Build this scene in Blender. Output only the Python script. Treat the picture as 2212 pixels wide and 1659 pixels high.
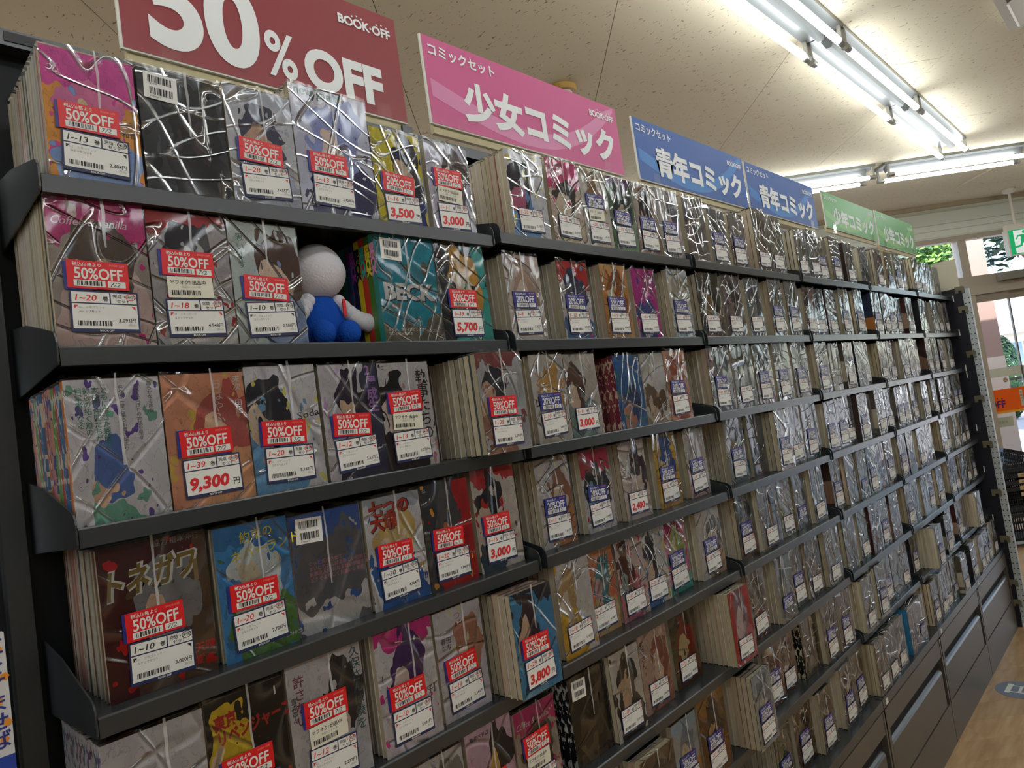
import bpy, math, random
from mathutils import Vector, Matrix
random.seed(7)
for o in list(bpy.data.objects): bpy.data.objects.remove(o, do_unlink=True)
SC = bpy.context.scene
COL = SC.collection
# ------------------------------------------------------------------ camera
cam = bpy.data.cameras.new('camera'); cam.sensor_width = 36.0; cam.lens = 36.0*1486.9/2212.0
cam.clip_start = .02; cam.clip_end = 400
camo = bpy.data.objects.new('camera', cam); COL.objects.link(camo)
YAW, PITCH, ROLL = math.radians(43.957), math.radians(3.306), math.radians(-8.1375)
fw = Vector((math.cos(YAW)*math.cos(PITCH), math.sin(YAW)*math.cos(PITCH), math.sin(PITCH)))
rt = Vector((math.sin(YAW), -math.cos(YAW), 0)); up = rt.cross(fw)
r2 = math.cos(ROLL)*rt + math.sin(ROLL)*up; u2 = -math.sin(ROLL)*rt + math.cos(ROLL)*up
m = Matrix((r2, u2, -fw)).transposed().to_4x4(); m.translation = Vector((-.1953, -.8973, 1.54))
camo.matrix_world = m; SC.camera = camo
# ------------------------------------------------------------------ sky, sun, exposure
W = bpy.data.worlds.new('world'); SC.world = W; W.use_nodes = True
wn = W.node_tree.nodes; wl = W.node_tree.links; wn.clear()
sky = wn.new('ShaderNodeTexSky'); sky.sky_type = 'NISHITA'; sky.sun_disc = False; sky.sun_elevation = math.radians(58); sky.sun_rotation = math.atan2(-.45, -.25); sky.air_density = 1.0; sky.dust_density = 2.5
bgn = wn.new('ShaderNodeBackground'); bgn.inputs['Strength'].default_value = .5
wo = wn.new('ShaderNodeOutputWorld'); wl.new(sky.outputs[0], bgn.inputs[0]); wl.new(bgn.outputs[0], wo.inputs[0])
sun = bpy.data.lights.new('sun', 'SUN'); sun.energy = 6.0; sun.angle = .01; sun.color = (1, .95, .86)
suno = bpy.data.objects.new('sun', sun); COL.objects.link(suno)
suno.rotation_euler = Vector((.45, .25, -.85)).to_track_quat('-Z', 'Y').to_euler()
TUBE = 9.0
vs = SC.view_settings; vs.view_transform = 'Standard'; vs.look = 'None'; vs.gamma = 1.0; vs.use_curve_mapping = False
vs.exposure = 1.0
cy = SC.cycles; cy.max_bounces = 5; cy.diffuse_bounces = 3; cy.glossy_bounces = 2; cy.transmission_bounces = 2; cy.transparent_max_bounces = 8; cy.caustics_reflective = False; cy.caustics_refractive = False
# ------------------------------------------------------------------ helpers
def lin(h):
    h = h.lstrip('#'); c = [int(h[i:i+2], 16)/255 for i in (0, 2, 4)]
    return tuple(((x+.055)/1.055)**2.4 if x > .04045 else x/12.92 for x in c) + (1,)
MC = {}
def mat(name, hexc='808080', rough=.5, metal=0.0, emit=0.0, spec=.5):
    if name in MC: return MC[name]
    m = bpy.data.materials.new(name); m.use_nodes = True
    b = m.node_tree.nodes['Principled BSDF']
    b.inputs['Base Color'].default_value = lin(hexc); b.inputs['Roughness'].default_value = rough
    b.inputs['Metallic'].default_value = metal; b.inputs['Specular IOR Level'].default_value = spec
    if emit:
        b.inputs['Emission Color'].default_value = lin(hexc); b.inputs['Emission Strength'].default_value = emit
    m.diffuse_color = lin(hexc); MC[name] = m
    return m
def nodes_of(m): return m.node_tree.nodes, m.node_tree.links, m.node_tree.nodes['Principled BSDF']
class MB:
    def __init__(s): s.v = []; s.f = []; s.m = []; s.uv = None
    def add(s, vs, fs, mi=0):
        n = len(s.v); s.v += [tuple(a) for a in vs]
        for f in fs: s.f.append(tuple(n+i for i in f)); s.m.append(mi)
        return s
    def box(s, x0, x1, y0, y1, z0, z1, mi=0):
        return s.add([(x0,y0,z0),(x1,y0,z0),(x1,y1,z0),(x0,y1,z0),(x0,y0,z1),(x1,y0,z1),(x1,y1,z1),(x0,y1,z1)],
                     [(0,3,2,1),(4,5,6,7),(0,1,5,4),(1,2,6,5),(2,3,7,6),(3,0,4,7)], mi)
    def plate(s, x0, x1, z0, z1, y, mi=0):       # faces -y
        return s.add([(x0,y,z0),(x1,y,z0),(x1,y,z1),(x0,y,z1)], [(0,1,2,3)], mi)
    def prism_x(s, prof, x0, x1, mi=0):          # profile of (y,z) pushed along x
        n = len(prof); vs = [(x0,a,b) for a, b in prof]+[(x1,a,b) for a, b in prof]
        fs = [tuple(range(n)), tuple(range(2*n-1, n-1, -1))]+[(i, n+i, n+(i+1) % n, (i+1) % n) for i in range(n)]
        return s.add(vs, fs, mi)
    def prism_y(s, prof, y0, y1, mi=0):          # profile of (x,z) pushed along y
        n = len(prof); vs = [(a,y0,b) for a, b in prof]+[(a,y1,b) for a, b in prof]
        fs = [tuple(range(n)), tuple(range(2*n-1, n-1, -1))]+[(i, n+i, n+(i+1) % n, (i+1) % n) for i in range(n)]
        return s.add(vs, fs, mi)
    def prism_z(s, prof, z0, z1, mi=0):
        n = len(prof); vs = [(a,b,z0) for a, b in prof]+[(a,b,z1) for a, b in prof]
        fs = [tuple(range(n-1, -1, -1)), tuple(range(n, 2*n))]+[(i, (i+1) % n, n+(i+1) % n, n+i) for i in range(n)]
        return s.add(vs, fs, mi)
    def tube(s, a, b, r, n=12, mi=0, r2=None):
        a = Vector(a); b = Vector(b); d = (b-a).normalized(); r2 = r if r2 is None else r2
        p = d.orthogonal().normalized(); q = d.cross(p)
        c = [(math.cos(2*math.pi*i/n), math.sin(2*math.pi*i/n)) for i in range(n)]
        vs = [a+r*(p*x+q*y) for x, y in c]+[b+r2*(p*x+q*y) for x, y in c]
        fs = [tuple(range(n-1, -1, -1)), tuple(range(n, 2*n))]+[(i, (i+1) % n, n+(i+1) % n, n+i) for i in range(n)]
        return s.add(vs, fs, mi)
    def ball(s, c, r, nu=16, nv=10, mi=0, fn=None):
        vs = []; fs = []; rx, ry, rz = r if isinstance(r, tuple) else (r, r, r)
        for j in range(nv+1):
            t = math.pi*j/nv
            for i in range(nu):
                a = 2*math.pi*i/nu; p = Vector((math.sin(t)*math.cos(a), math.sin(t)*math.sin(a), math.cos(t)))
                if fn: p = fn(p)
                vs.append((c[0]+rx*p.x, c[1]+ry*p.y, c[2]+rz*p.z))
        for j in range(nv):
            for i in range(nu): fs.append((j*nu+i, (j+1)*nu+i, (j+1)*nu+(i+1) % nu, j*nu+(i+1) % nu))
        return s.add(vs, fs, mi)
    def disc(s, x, z, r, y, mi=0, n=12):
        return s.add([(x+r*math.cos(2*math.pi*i/n), y, z+r*math.sin(2*math.pi*i/n)) for i in range(n)], [tuple(range(n))], mi)
    def text(s, body, x, z, size, y=0, mi=0, bold=0, shear=0, align='L', xs=1.0, rot=0.0, lh=1.0, res=2):
        vs, fs, w = text_data(body, bold, shear, lh, res)
        ox = {'L': 0, 'C': -w/2, 'R': -w}[align]; c, sn = math.cos(rot), math.sin(rot)
        out = []
        for (a, b) in vs:
            a = (a+ox)*size*xs; b = b*size
            out.append((x+a*c-b*sn, y, z+a*sn+b*c))
        return s.add(out, fs, mi)
    def fit(s, body, x0, x1, z, cap, y=0, mi=0, bold=0, res=6):      # letters stretched to a width and cap height
        vs, fs, w = text_data(body, bold, 0, 1.0, res); hi = max(v[1] for v in vs)
        return s.text(body, x0, z, cap/hi, y, mi, bold, xs=(x1-x0)/(w*cap/hi), res=res)
    def mesh(s, name, mats):
        me = bpy.data.meshes.new(name); me.from_pydata(s.v, [], s.f)
        for mm in mats: me.materials.append(mm)
        if len(mats) > 1: me.polygons.foreach_set('material_index', s.m)
        me.update(); return me
    def build(s, name, mats, parent=None, smooth=False, recalc=False):
        mats = mats if isinstance(mats, (list, tuple)) else [mats]
        me = s.mesh(name, mats)
        if smooth: me.polygons.foreach_set('use_smooth', [True]*len(me.polygons))
        return link(name, me, parent)
def link(name, me, parent=None):
    o = bpy.data.objects.new(name, me); COL.objects.link(o)
    if parent: o.parent = parent
    return o
TXT = {}
def text_data(body, bold=0, shear=0, lh=1.0, res=2):
    k = (body, bold, shear, lh, res)
    if k in TXT: return TXT[k]
    c = bpy.data.curves.new('t', 'FONT'); c.body = body; c.resolution_u = res; c.offset = bold; c.shear = shear; c.space_line = lh
    o = bpy.data.objects.new('t', c); COL.objects.link(o)
    me = bpy.data.meshes.new_from_object(o.evaluated_get(bpy.context.evaluated_depsgraph_get()))
    vs = [(v.co.x, v.co.y) for v in me.vertices]; fs = [tuple(p.vertices) for p in me.polygons]
    bpy.data.objects.remove(o); bpy.data.curves.remove(c); bpy.data.meshes.remove(me)
    x0 = min((v[0] for v in vs), default=0); w = max((v[0] for v in vs), default=0)-x0
    vs = [(a-x0, b) for a, b in vs]
    TXT[k] = (vs, fs, w); return TXT[k]
def empty(name, loc=(0,0,0), rz=0):
    o = bpy.data.objects.new(name, None); o.empty_display_size = .05; COL.objects.link(o)
    o.location = loc; o.rotation_euler = (0, 0, rz); return o
def tag(o, label=None, cat=None, group=None, kind=None):
    if label: o['label'] = label
    if cat: o['category'] = cat
    if group: o['group'] = group
    if kind: o['kind'] = kind
    return o
def struct(o): o['kind'] = 'structure'; return o
# facade frame: t runs right along the shop front, n points out of the shop
TH = math.radians(-46.5); TV = Vector((math.cos(TH), math.sin(TH), 0)); NV = Vector((-math.sin(TH), math.cos(TH), 0))
def fr(s, d, z=0): return TV*s+NV*d+Vector((0, 0, z))

# ------------------------------------------------------------------ materials
steel = mat('shelf steel', '2d3134', .26, .0, spec=.7)
steel_d = mat('dark steel', '1b1d27', .45, spec=.35)
panel_m = mat('back panel', '141619', .6, spec=.3)
drawer_m = mat('drawer front', '5d5954', .34, .3, spec=.5)
pull_m = mat('drawer pull', '70767c', .3, .6)
perf_m = mat('perforated steel', 'b4bcc0', .45, .1)
hole_m = mat('hole', '15171a', .8)
white_m = mat('print white', 'dcdcd8', .55); black_m = mat('print black', '16161a', .55)
navy_m = mat('label navy', '1c2550', .5); red_m = mat('sticker red', 'd3141c', .42); blue_m = mat('sticker blue', '20267c', .42)
redpen = mat('red marker', 'cc2026', .5); grey_m = mat('print grey', '8a8a8a', .6); cream_m = mat('label cream', 'd9d6c6', .5)
clear_m = None
def bump_noise(m, scale, strength, stretch=None, coord='Object', dist=.01):
    n, l, b = nodes_of(m); tc = n.new('ShaderNodeTexCoord'); mp = n.new('ShaderNodeMapping')
    if stretch: mp.inputs['Scale'].default_value = stretch
    tx = n.new('ShaderNodeTexNoise'); tx.inputs['Scale'].default_value = scale; tx.inputs['Detail'].default_value = 4
    bp = n.new('ShaderNodeBump'); bp.inputs['Strength'].default_value = strength; bp.inputs['Distance'].default_value = dist
    l.new(tc.outputs[coord], mp.inputs[0]); l.new(mp.outputs[0], tx.inputs[0]); l.new(tx.outputs[0], bp.inputs['Height']); l.new(bp.outputs[0], b.inputs['Normal'])
    return n, l, b, tx
bump_noise(steel, 900, .05); bump_noise(drawer_m, 600, .04)
# paper edges
pages_m = mat('page edges', 'b3a88c', .85)
n, l, b = nodes_of(pages_m); tc = n.new('ShaderNodeTexCoord'); mp = n.new('ShaderNodeMapping'); mp.inputs['Scale'].default_value = (3, 28, 1.2)
tx = n.new('ShaderNodeTexNoise'); tx.inputs['Scale'].default_value = 3; tx.inputs['Detail'].default_value = 3
oi = n.new('ShaderNodeObjectInfo'); rp = n.new('ShaderNodeValToRGB'); rp.color_ramp.elements[0].color = lin('a5997c'); rp.color_ramp.elements[1].color = lin('d8d0b8')
rp.color_ramp.elements[0].position = .3; rp.color_ramp.elements[1].position = .7
hs = n.new('ShaderNodeHueSaturation'); mr = n.new('ShaderNodeMapRange'); mr.inputs[3].default_value = .78; mr.inputs[4].default_value = 1.12
l.new(tc.outputs['Object'], mp.inputs[0]); l.new(mp.outputs[0], tx.inputs[0]); l.new(tx.outputs[0], rp.inputs[0]); l.new(rp.outputs[0], hs.inputs['Color'])
l.new(oi.outputs['Random'], mr.inputs[0]); l.new(mr.outputs[0], hs.inputs['Value']); l.new(hs.outputs[0], b.inputs['Base Color'])
# clear film: mostly see-through, glossy creases
def make_film(name, fres, crease, scale, bumpd):
    m = bpy.data.materials.new(name); m.use_nodes = True; n = m.node_tree.nodes; l = m.node_tree.links; n.clear()
    out = n.new('ShaderNodeOutputMaterial'); mix = n.new('ShaderNodeMixShader'); tr = n.new('ShaderNodeBsdfTransparent'); gl = n.new('ShaderNodeBsdfGlossy')
    gl.inputs['Roughness'].default_value = .07
    tr.inputs['Color'].default_value = (1, 1, 1, 1)
    tc = n.new('ShaderNodeTexCoord'); oi = n.new('ShaderNodeObjectInfo')
    ad = n.new('ShaderNodeVectorMath'); ad.operation = 'MULTIPLY_ADD'; ad.inputs[1].default_value = (1, 1, 1)
    cb = n.new('ShaderNodeVectorMath'); cb.operation = 'SCALE'; cb.inputs[0].default_value = (13.1, 7.7, 5.3); l.new(oi.outputs['Random'], cb.inputs['Scale'])
    l.new(tc.outputs['Object'], ad.inputs[0]); l.new(cb.outputs[0], ad.inputs[2])
    vr = n.new('ShaderNodeVectorRotate'); vr.rotation_type = 'Y_AXIS'; l.new(ad.outputs[0], vr.inputs['Vector'])
    am = n.new('ShaderNodeMath'); am.operation = 'MULTIPLY_ADD'; am.inputs[1].default_value = 2.4; am.inputs[2].default_value = -1.2; l.new(oi.outputs['Random'], am.inputs[0]); l.new(am.outputs[0], vr.inputs['Angle'])
    def ridge(sc, stretch, p):
        mp = n.new('ShaderNodeMapping'); mp.inputs['Scale'].default_value = stretch; l.new(vr.outputs[0], mp.inputs[0])
        tx = n.new('ShaderNodeTexNoise'); tx.inputs['Scale'].default_value = sc; tx.inputs['Detail'].default_value = .0; tx.noise_dimensions = '3D'; l.new(mp.outputs[0], tx.inputs[0])
        a = n.new('ShaderNodeMath'); a.operation = 'SUBTRACT'; a.inputs[1].default_value = .5; l.new(tx.outputs[0], a.inputs[0])
        b_ = n.new('ShaderNodeMath'); b_.operation = 'ABSOLUTE'; l.new(a.outputs[0], b_.inputs[0])
        c = n.new('ShaderNodeMapRange'); c.interpolation_type = 'SMOOTHSTEP'; c.inputs[1].default_value = 0; c.inputs[2].default_value = 1/p; c.inputs[3].default_value = 1; c.inputs[4].default_value = 0; l.new(b_.outputs[0], c.inputs[0])
        return c, tx
    r1, t1 = ridge(scale, (1, 1, .26), 24); r2, t2 = ridge(scale*1.45, (.3, 1, 1), 26)
    mx = n.new('ShaderNodeMath'); mx.operation = 'MAXIMUM'; l.new(r1.outputs[0], mx.inputs[0]); l.new(r2.outputs[0], mx.inputs[1])
    hsum = n.new('ShaderNodeMath'); hsum.operation = 'MULTIPLY_ADD'; hsum.inputs[1].default_value = .55; l.new(mx.outputs[0], hsum.inputs[0]); l.new(t1.outputs[0], hsum.inputs[2])
    bp = n.new('ShaderNodeBump'); bp.inputs['Strength'].default_value = 1; bp.inputs['Distance'].default_value = bumpd; l.new(hsum.outputs[0], bp.inputs['Height'])
    fz = n.new('ShaderNodeFresnel'); fz.inputs['IOR'].default_value = fres; l.new(bp.outputs[0], fz.inputs['Normal']); l.new(bp.outputs[0], gl.inputs['Normal'])
    fa = n.new('ShaderNodeMath'); fa.operation = 'MULTIPLY_ADD'; fa.inputs[1].default_value = crease; fa.use_clamp = True; l.new(mx.outputs[0], fa.inputs[0]); l.new(fz.outputs[0], fa.inputs[2])
    l.new(fa.outputs[0], mix.inputs[0]); l.new(tr.outputs[0], mix.inputs[1]); l.new(gl.outputs[0], mix.inputs[2]); l.new(mix.outputs[0], out.inputs[0])
    MC[name] = m; return m
film_m = make_film('clear shrink film', 1.45, .22, 20, .005); film_tight = make_film('clear smooth film', 1.42, .1, 13, .003); film_far = make_film('clear tight film', 1.9, .42, 26, .0036)
film_side = None
def make_clear(name, ior, rough):
    m = bpy.data.materials.new(name); m.use_nodes = True; n = m.node_tree.nodes; l = m.node_tree.links; n.clear()
    out = n.new('ShaderNodeOutputMaterial'); mix = n.new('ShaderNodeMixShader'); tr = n.new('ShaderNodeBsdfTransparent'); gl = n.new('ShaderNodeBsdfGlossy'); fz = n.new('ShaderNodeLayerWeight')
    gl.inputs['Roughness'].default_value = rough; fz.inputs['Blend'].default_value = .5; f0 = ((ior-1)/(ior+1))**2
    pw = n.new('ShaderNodeMath'); pw.operation = 'POWER'; pw.inputs[1].default_value = 5; l.new(fz.outputs['Facing'], pw.inputs[0])
    ma = n.new('ShaderNodeMath'); ma.operation = 'MULTIPLY_ADD'; ma.inputs[1].default_value = 1-f0; ma.inputs[2].default_value = f0; l.new(pw.outputs[0], ma.inputs[0])
    l.new(ma.outputs[0], mix.inputs[0]); l.new(tr.outputs[0], mix.inputs[1]); l.new(gl.outputs[0], mix.inputs[2]); l.new(mix.outputs[0], out.inputs[0]); MC[name] = m; return m
clear_m = make_clear('clear acrylic', 1.3, .05); glass_m = make_clear('window glass', 1.3, .01); film_side = make_clear('film side', 1.3, .12)
# cover art: flat printed colour fields, one group with colours as inputs
def make_cover_group():
    g = bpy.data.node_groups.new('CoverArt', 'ShaderNodeTree'); it = g.interface
    for nm in ('C0', 'C1', 'C2', 'C3', 'C4'): it.new_socket(nm, in_out='INPUT', socket_type='NodeSocketColor')
    for nm in ('Seed', 'CX', 'CY', 'RX', 'RY', 'Band', 'Side'): it.new_socket(nm, in_out='INPUT', socket_type='NodeSocketFloat')
    it.new_socket('Color', in_out='OUTPUT', socket_type='NodeSocketColor')
    n = g.nodes; l = g.links; gi = n.new('NodeGroupInput'); go = n.new('NodeGroupOutput')
    def M(op, a, b=None, c=None):
        q = n.new('ShaderNodeMath'); q.operation = op
        for i, v in enumerate((a, b, c)):
            if v is None: continue
            if isinstance(v, (int, float)): q.inputs[i].default_value = v
            else: l.new(v, q.inputs[i])
        return q.outputs[0]
    def mixc(f, a, b):
        q = n.new('ShaderNodeMix'); q.data_type = 'RGBA'; l.new(f, q.inputs[0]); l.new(a, q.inputs[6]); l.new(b, q.inputs[7]); return q.outputs[2]
    uv = n.new('ShaderNodeTexCoord').outputs['UV']
    cx = n.new('ShaderNodeCombineXYZ'); l.new(gi.outputs['Seed'], cx.inputs[0]); l.new(gi.outputs['Seed'], cx.inputs[2])
    va = n.new('ShaderNodeVectorMath'); l.new(uv, va.inputs[0]); l.new(cx.outputs[0], va.inputs[1])
    nz = n.new('ShaderNodeTexNoise'); nz.inputs['Scale'].default_value = 3.2; nz.inputs['Detail'].default_value = 2; l.new(va.outputs[0], nz.inputs[0])
    nf = n.new('ShaderNodeTexNoise'); nf.inputs['Scale'].default_value = 7; nf.inputs['Detail'].default_value = 2; l.new(va.outputs[0], nf.inputs[0])
    sp = n.new('ShaderNodeSeparateXYZ'); l.new(uv, sp.inputs[0])
    sc = n.new('ShaderNodeSeparateColor'); l.new(nz.outputs['Color'], sc.inputs[0])
    px = M('MULTIPLY_ADD', M('SUBTRACT', sc.outputs[0], .5), .62, sp.outputs[0]); py = M('MULTIPLY_ADD', M('SUBTRACT', sc.outputs[1], .5), .62, sp.outputs[1])
    def ell(dx, dy, kx, ky):
        a = M('DIVIDE', M('SUBTRACT', px, M('ADD', gi.outputs['CX'], dx)), M('MULTIPLY', gi.outputs['RX'], kx))
        b = M('DIVIDE', M('SUBTRACT', py, M('ADD', gi.outputs['CY'], dy)), M('MULTIPLY', gi.outputs['RY'], ky))
        return M('LESS_THAN', M('ADD', M('MULTIPLY', a, a), M('MULTIPLY', b, b)), 1.0)
    # background: band across the top, a field at one side, loose patches
    top = M('GREATER_THAN', py, gi.outputs['Band'])
    patch = M('GREATER_THAN', nf.outputs[0], .66)
    c = mixc(M('MAXIMUM', top, patch), gi.outputs['C0'], gi.outputs['C1'])
    side = M('GREATER_THAN', px, gi.outputs['Side'])
    c = mixc(side, c, gi.outputs['C4'])
    c = mixc(ell(.02, -.46, 1.35, 1.25), c, gi.outputs['C4'])
    c = mixc(ell(0, 0, 1, 1), c, gi.outputs['C2'])
    c = mixc(ell(-.1, -.14, .55, .6), c, gi.outputs['C3'])
    ns = n.new('ShaderNodeTexNoise'); ns.inputs['Scale'].default_value = 5.2; ns.inputs['Detail'].default_value = 2.5; vb = n.new('ShaderNodeVectorMath'); l.new(va.outputs[0], vb.inputs[0]); vb.inputs[1].default_value = (7.3, 2.1, 4.4); l.new(vb.outputs[0], ns.inputs[0])
    c = mixc(M('GREATER_THAN', ns.outputs[0], .67), c, gi.outputs['C4'])
    c = mixc(M('LESS_THAN', ns.outputs[0], .33), c, gi.outputs['C1'])
    def contour(v, at): return M('LESS_THAN', M('ABSOLUTE', M('SUBTRACT', v, at)), .006)
    ink = M('MAXIMUM', M('MAXIMUM', contour(ns.outputs[0], .67), contour(ns.outputs[0], .37)), contour(nf.outputs[0], .5))
    dk = n.new('ShaderNodeHueSaturation'); dk.inputs['Value'].default_value = .45; l.new(c, dk.inputs['Color']); c = mixc(M('MULTIPLY', ink, .5), c, dk.outputs[0])
    hv = n.new('ShaderNodeHueSaturation'); l.new(M('MULTIPLY_ADD', nf.outputs[0], .5, .75), hv.inputs['Value']); l.new(c, hv.inputs['Color'])
    l.new(hv.outputs[0], go.inputs[0]); return g
CG = make_cover_group()
def cover_mat(cols, style='F', seed=0.0):
    cols = cols.split(); k = ('cover', tuple(cols), style, round(seed, 2))
    if k in MC: return MC[k]
    m = bpy.data.materials.new('printed cover'); m.use_nodes = True; n, l, b = nodes_of(m)
    g = n.new('ShaderNodeGroup'); g.node_tree = CG
    for i in range(5): g.inputs['C%d' % i].default_value = lin(cols[i])
    P = dict(F=(.52, .62, .33, .30, .86, 2), R=(.68, .62, .30, .30, 2, 2), L=(.30, .6, .30, .32, 2, 2), T=(.5, .55, .36, .28, .70, 2), S=(.55, .6, .28, .3, 2, .72),
             B=(.5, .1, .55, .16, .84, 2), N=(.5, -2, .1, .1, 2, 2), W=(.45, .3, .42, .2, 2, 2), D=(.34, .64, .24, .27, .9, 2), K=(.5, .44, 1.2, .24, 2, 2), I=(.40, .36, .2, .2, 2, 2))[style]
    for nm, v in zip(('CX', 'CY', 'RX', 'RY', 'Band', 'Side'), P): g.inputs[nm].default_value = v
    g.inputs['Seed'].default_value = seed
    l.new(g.outputs[0], b.inputs['Base Color']); b.inputs['Roughness'].default_value = .45; b.inputs['Specular IOR Level'].default_value = .3
    MC[k] = m; return m
# spine print: colour with a column of darker marks
def spine_mat(hexc, mark):
    k = ('spine', hexc, mark)
    if k in MC: return MC[k]
    m = bpy.data.materials.new('printed spine'); m.use_nodes = True; n, l, b = nodes_of(m)
    tc = n.new('ShaderNodeTexCoord'); mp = n.new('ShaderNodeMapping'); mp.inputs['Scale'].default_value = (.2, 1.2, 7)
    vx = n.new('ShaderNodeTexNoise'); vx.inputs['Scale'].default_value = 1.5; vx.inputs['Detail'].default_value = 2
    gt = n.new('ShaderNodeMath'); gt.operation = 'GREATER_THAN'; gt.inputs[1].default_value = .55
    mx = n.new('ShaderNodeMix'); mx.data_type = 'RGBA'; mx.inputs[6].default_value = lin(hexc); mx.inputs[7].default_value = lin(mark)
    oi = n.new('ShaderNodeObjectInfo'); cb = n.new('ShaderNodeCombineXYZ'); l.new(oi.outputs['Random'], cb.inputs[1]); l.new(cb.outputs[0], mp.inputs['Location'])
    l.new(tc.outputs['Object'], mp.inputs[0]); l.new(mp.outputs[0], vx.inputs[0]); l.new(vx.outputs[0], gt.inputs[0]); l.new(gt.outputs[0], mx.inputs[0]); l.new(mx.outputs[2], b.inputs['Base Color'])
    b.inputs['Roughness'].default_value = .45; MC[k] = m; return m

def logo(mb, x, z, size, y, mi, align='R'):
    vs, fs, w = text_data('BOOK·OFF', .035, 0, 1.0, 4)
    w *= size; xs = x-w if align == 'R' else x
    mb.text('BOOK·OFF', xs, z, size, y=y, mi=mi, bold=.035, res=4)
    for fx, fz in ((.27, .84), (.36, .97), (.45, .86), (.74, .86), (.84, .97), (.94, .88)): mb.disc(xs+w*fx, z+size*fz, size*.075, y, mi, 8)

def make_seam():
    m = make_clear('film seam', 1.5, .12); n = m.node_tree.nodes; l = m.node_tree.links
    df = n.new('ShaderNodeBsdfDiffuse'); df.inputs[0].default_value = (.9, .9, .92, 1); mx = n.new('ShaderNodeMixShader'); mx.inputs[0].default_value = .35
    out = n['Material Output']; mix = n['Mix Shader']; l.new(mix.outputs[0], mx.inputs[1]); l.new(df.outputs[0], mx.inputs[2]); l.new(mx.outputs[0], out.inputs[0]); return m
film_seam = make_seam()

# ------------------------------------------------------------------ room shell
floor_m = mat('floor wood', 'b08d63', .32, spec=.45)
n, l, b = nodes_of(floor_m); tc = n.new('ShaderNodeTexCoord'); mp = n.new('ShaderNodeMapping'); mp.inputs['Rotation'].default_value = (0, 0, -TH); mp.inputs['Scale'].default_value = (1.2, 9, 1)
tx = n.new('ShaderNodeTexNoise'); tx.inputs['Scale'].default_value = 3; tx.inputs['Detail'].default_value = 6
rp = n.new('ShaderNodeValToRGB'); rp.color_ramp.elements[0].color = lin('a07c52'); rp.color_ramp.elements[1].color = lin('c3a57c')
rp.color_ramp.elements[0].position = .3; rp.color_ramp.elements[1].position = .75
oi = n.new('ShaderNodeObjectInfo'); hs = n.new('ShaderNodeHueSaturation'); mr = n.new('ShaderNodeMapRange'); mr.inputs[3].default_value = .9; mr.inputs[4].default_value = 1.08
l.new(tc.outputs['Object'], mp.inputs[0]); l.new(mp.outputs[0], tx.inputs[0]); l.new(tx.outputs[0], rp.inputs[0]); l.new(rp.outputs[0], hs.inputs['Color']); l.new(oi.outputs['Random'], mr.inputs[0]); l.new(mr.outputs[0], hs.inputs['Value']); l.new(hs.outputs[0], b.inputs['Base Color'])
ceil_m = mat('ceiling board', 'c9b89a', .9, spec=.1)
n, l, b = nodes_of(ceil_m); tc = n.new('ShaderNodeTexCoord'); geo_ = n.new('ShaderNodeNewGeometry'); mp = n.new('ShaderNodeMapping'); mp.inputs['Rotation'].default_value = (0, 0, -TH+.5); mp.inputs['Scale'].default_value = (1, .42, 1)
vo = n.new('ShaderNodeTexNoise'); vo.inputs['Scale'].default_value = 105; vo.inputs['Detail'].default_value = 1.5; vo.inputs['Distortion'].default_value = .7
v2 = n.new('ShaderNodeTexNoise'); v2.inputs['Scale'].default_value = 110; v2.inputs['Detail'].default_value = 0
lt = n.new('ShaderNodeMapRange'); lt.inputs[1].default_value = .67; lt.inputs[2].default_value = .71
mx = n.new('ShaderNodeMix'); mx.data_type = 'RGBA'; mx.inputs[6].default_value = lin('d2c8b0'); mx.inputs[7].default_value = lin('8d7c62')
l.new(geo_.outputs['Position'], mp.inputs[0]); l.new(mp.outputs[0], vo.inputs[0]); l.new(vo.outputs[0], lt.inputs[0]); l.new(lt.outputs[0], mx.inputs[0]); l.new(mx.outputs[2], b.inputs['Base Color'])
wall_m = mat('wall paint', 'cfc9bc', .8); trim_m = mat('facade frame', 'b5aa9a', .5); trimd_m = mat('ceiling edge trim', 'a3947a', .6)
CH = 3.10; DW = 6.4
def fbox(mb, s0, s1, d0, d1, z0, z1, mi=0):       # box in the facade frame
    c = [(s0,d0),(s1,d0),(s1,d1),(s0,d1)]; v = [fr(a, b_, z0) for a, b_ in c]+[fr(a, b_, z1) for a, b_ in c]
    return mb.add(v, [(0,3,2,1),(4,5,6,7),(0,1,5,4),(1,2,6,5),(2,3,7,6),(3,0,4,7)], mi)
fl = struct(fbox(MB(), -7, 16, -5, DW+.1, -.12, -.004).build('floor', floor_m))
def plank_mesh(L, w): return fbox(MB(), 0, L, 0, w, -.004, 0).mesh('plank', [floor_m])
pm = plank_mesh(.9095, .1501); k = 0
for j in range(30):
    for i in range(10):
        s = -.2+i*.91+(j*.37 % .91)-.9; d = 1.55+j*.1505
        if d > DW-.15 or s > 6.0 or s < -1.1: continue
        o = link('plank', pm, fl); o.location = fr(s, d, 0)
cl = struct(fbox(MB(), -7, 16, -5, 6.1, CH+.012, CH+.14).build('ceiling', ceil_m))
pm = fbox(MB(), .0015, .9085, .0015, 1.8175, 0, .012).mesh('ceiling_panel', [ceil_m])
for i in range(-7, 10):
    for j in range(-2, 4):
        s = i*.91+.2; d = j*1.82-.9+(.91 if i % 2 else 0)
        if s < -6.5 or s > 8 or d < -4.9 or d+1.82 > 6.12: continue
        o = link('ceiling_panel', pm, cl); o.location = fr(s, d, CH)
struct(fbox(MB(), -7.1, -7, -5, DW, 0, 3.3).build('wall_left', wall_m)); struct(fbox(MB(), 16, 16.1, -5, DW, 0, 3.3).build('wall_right', wall_m))
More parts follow.
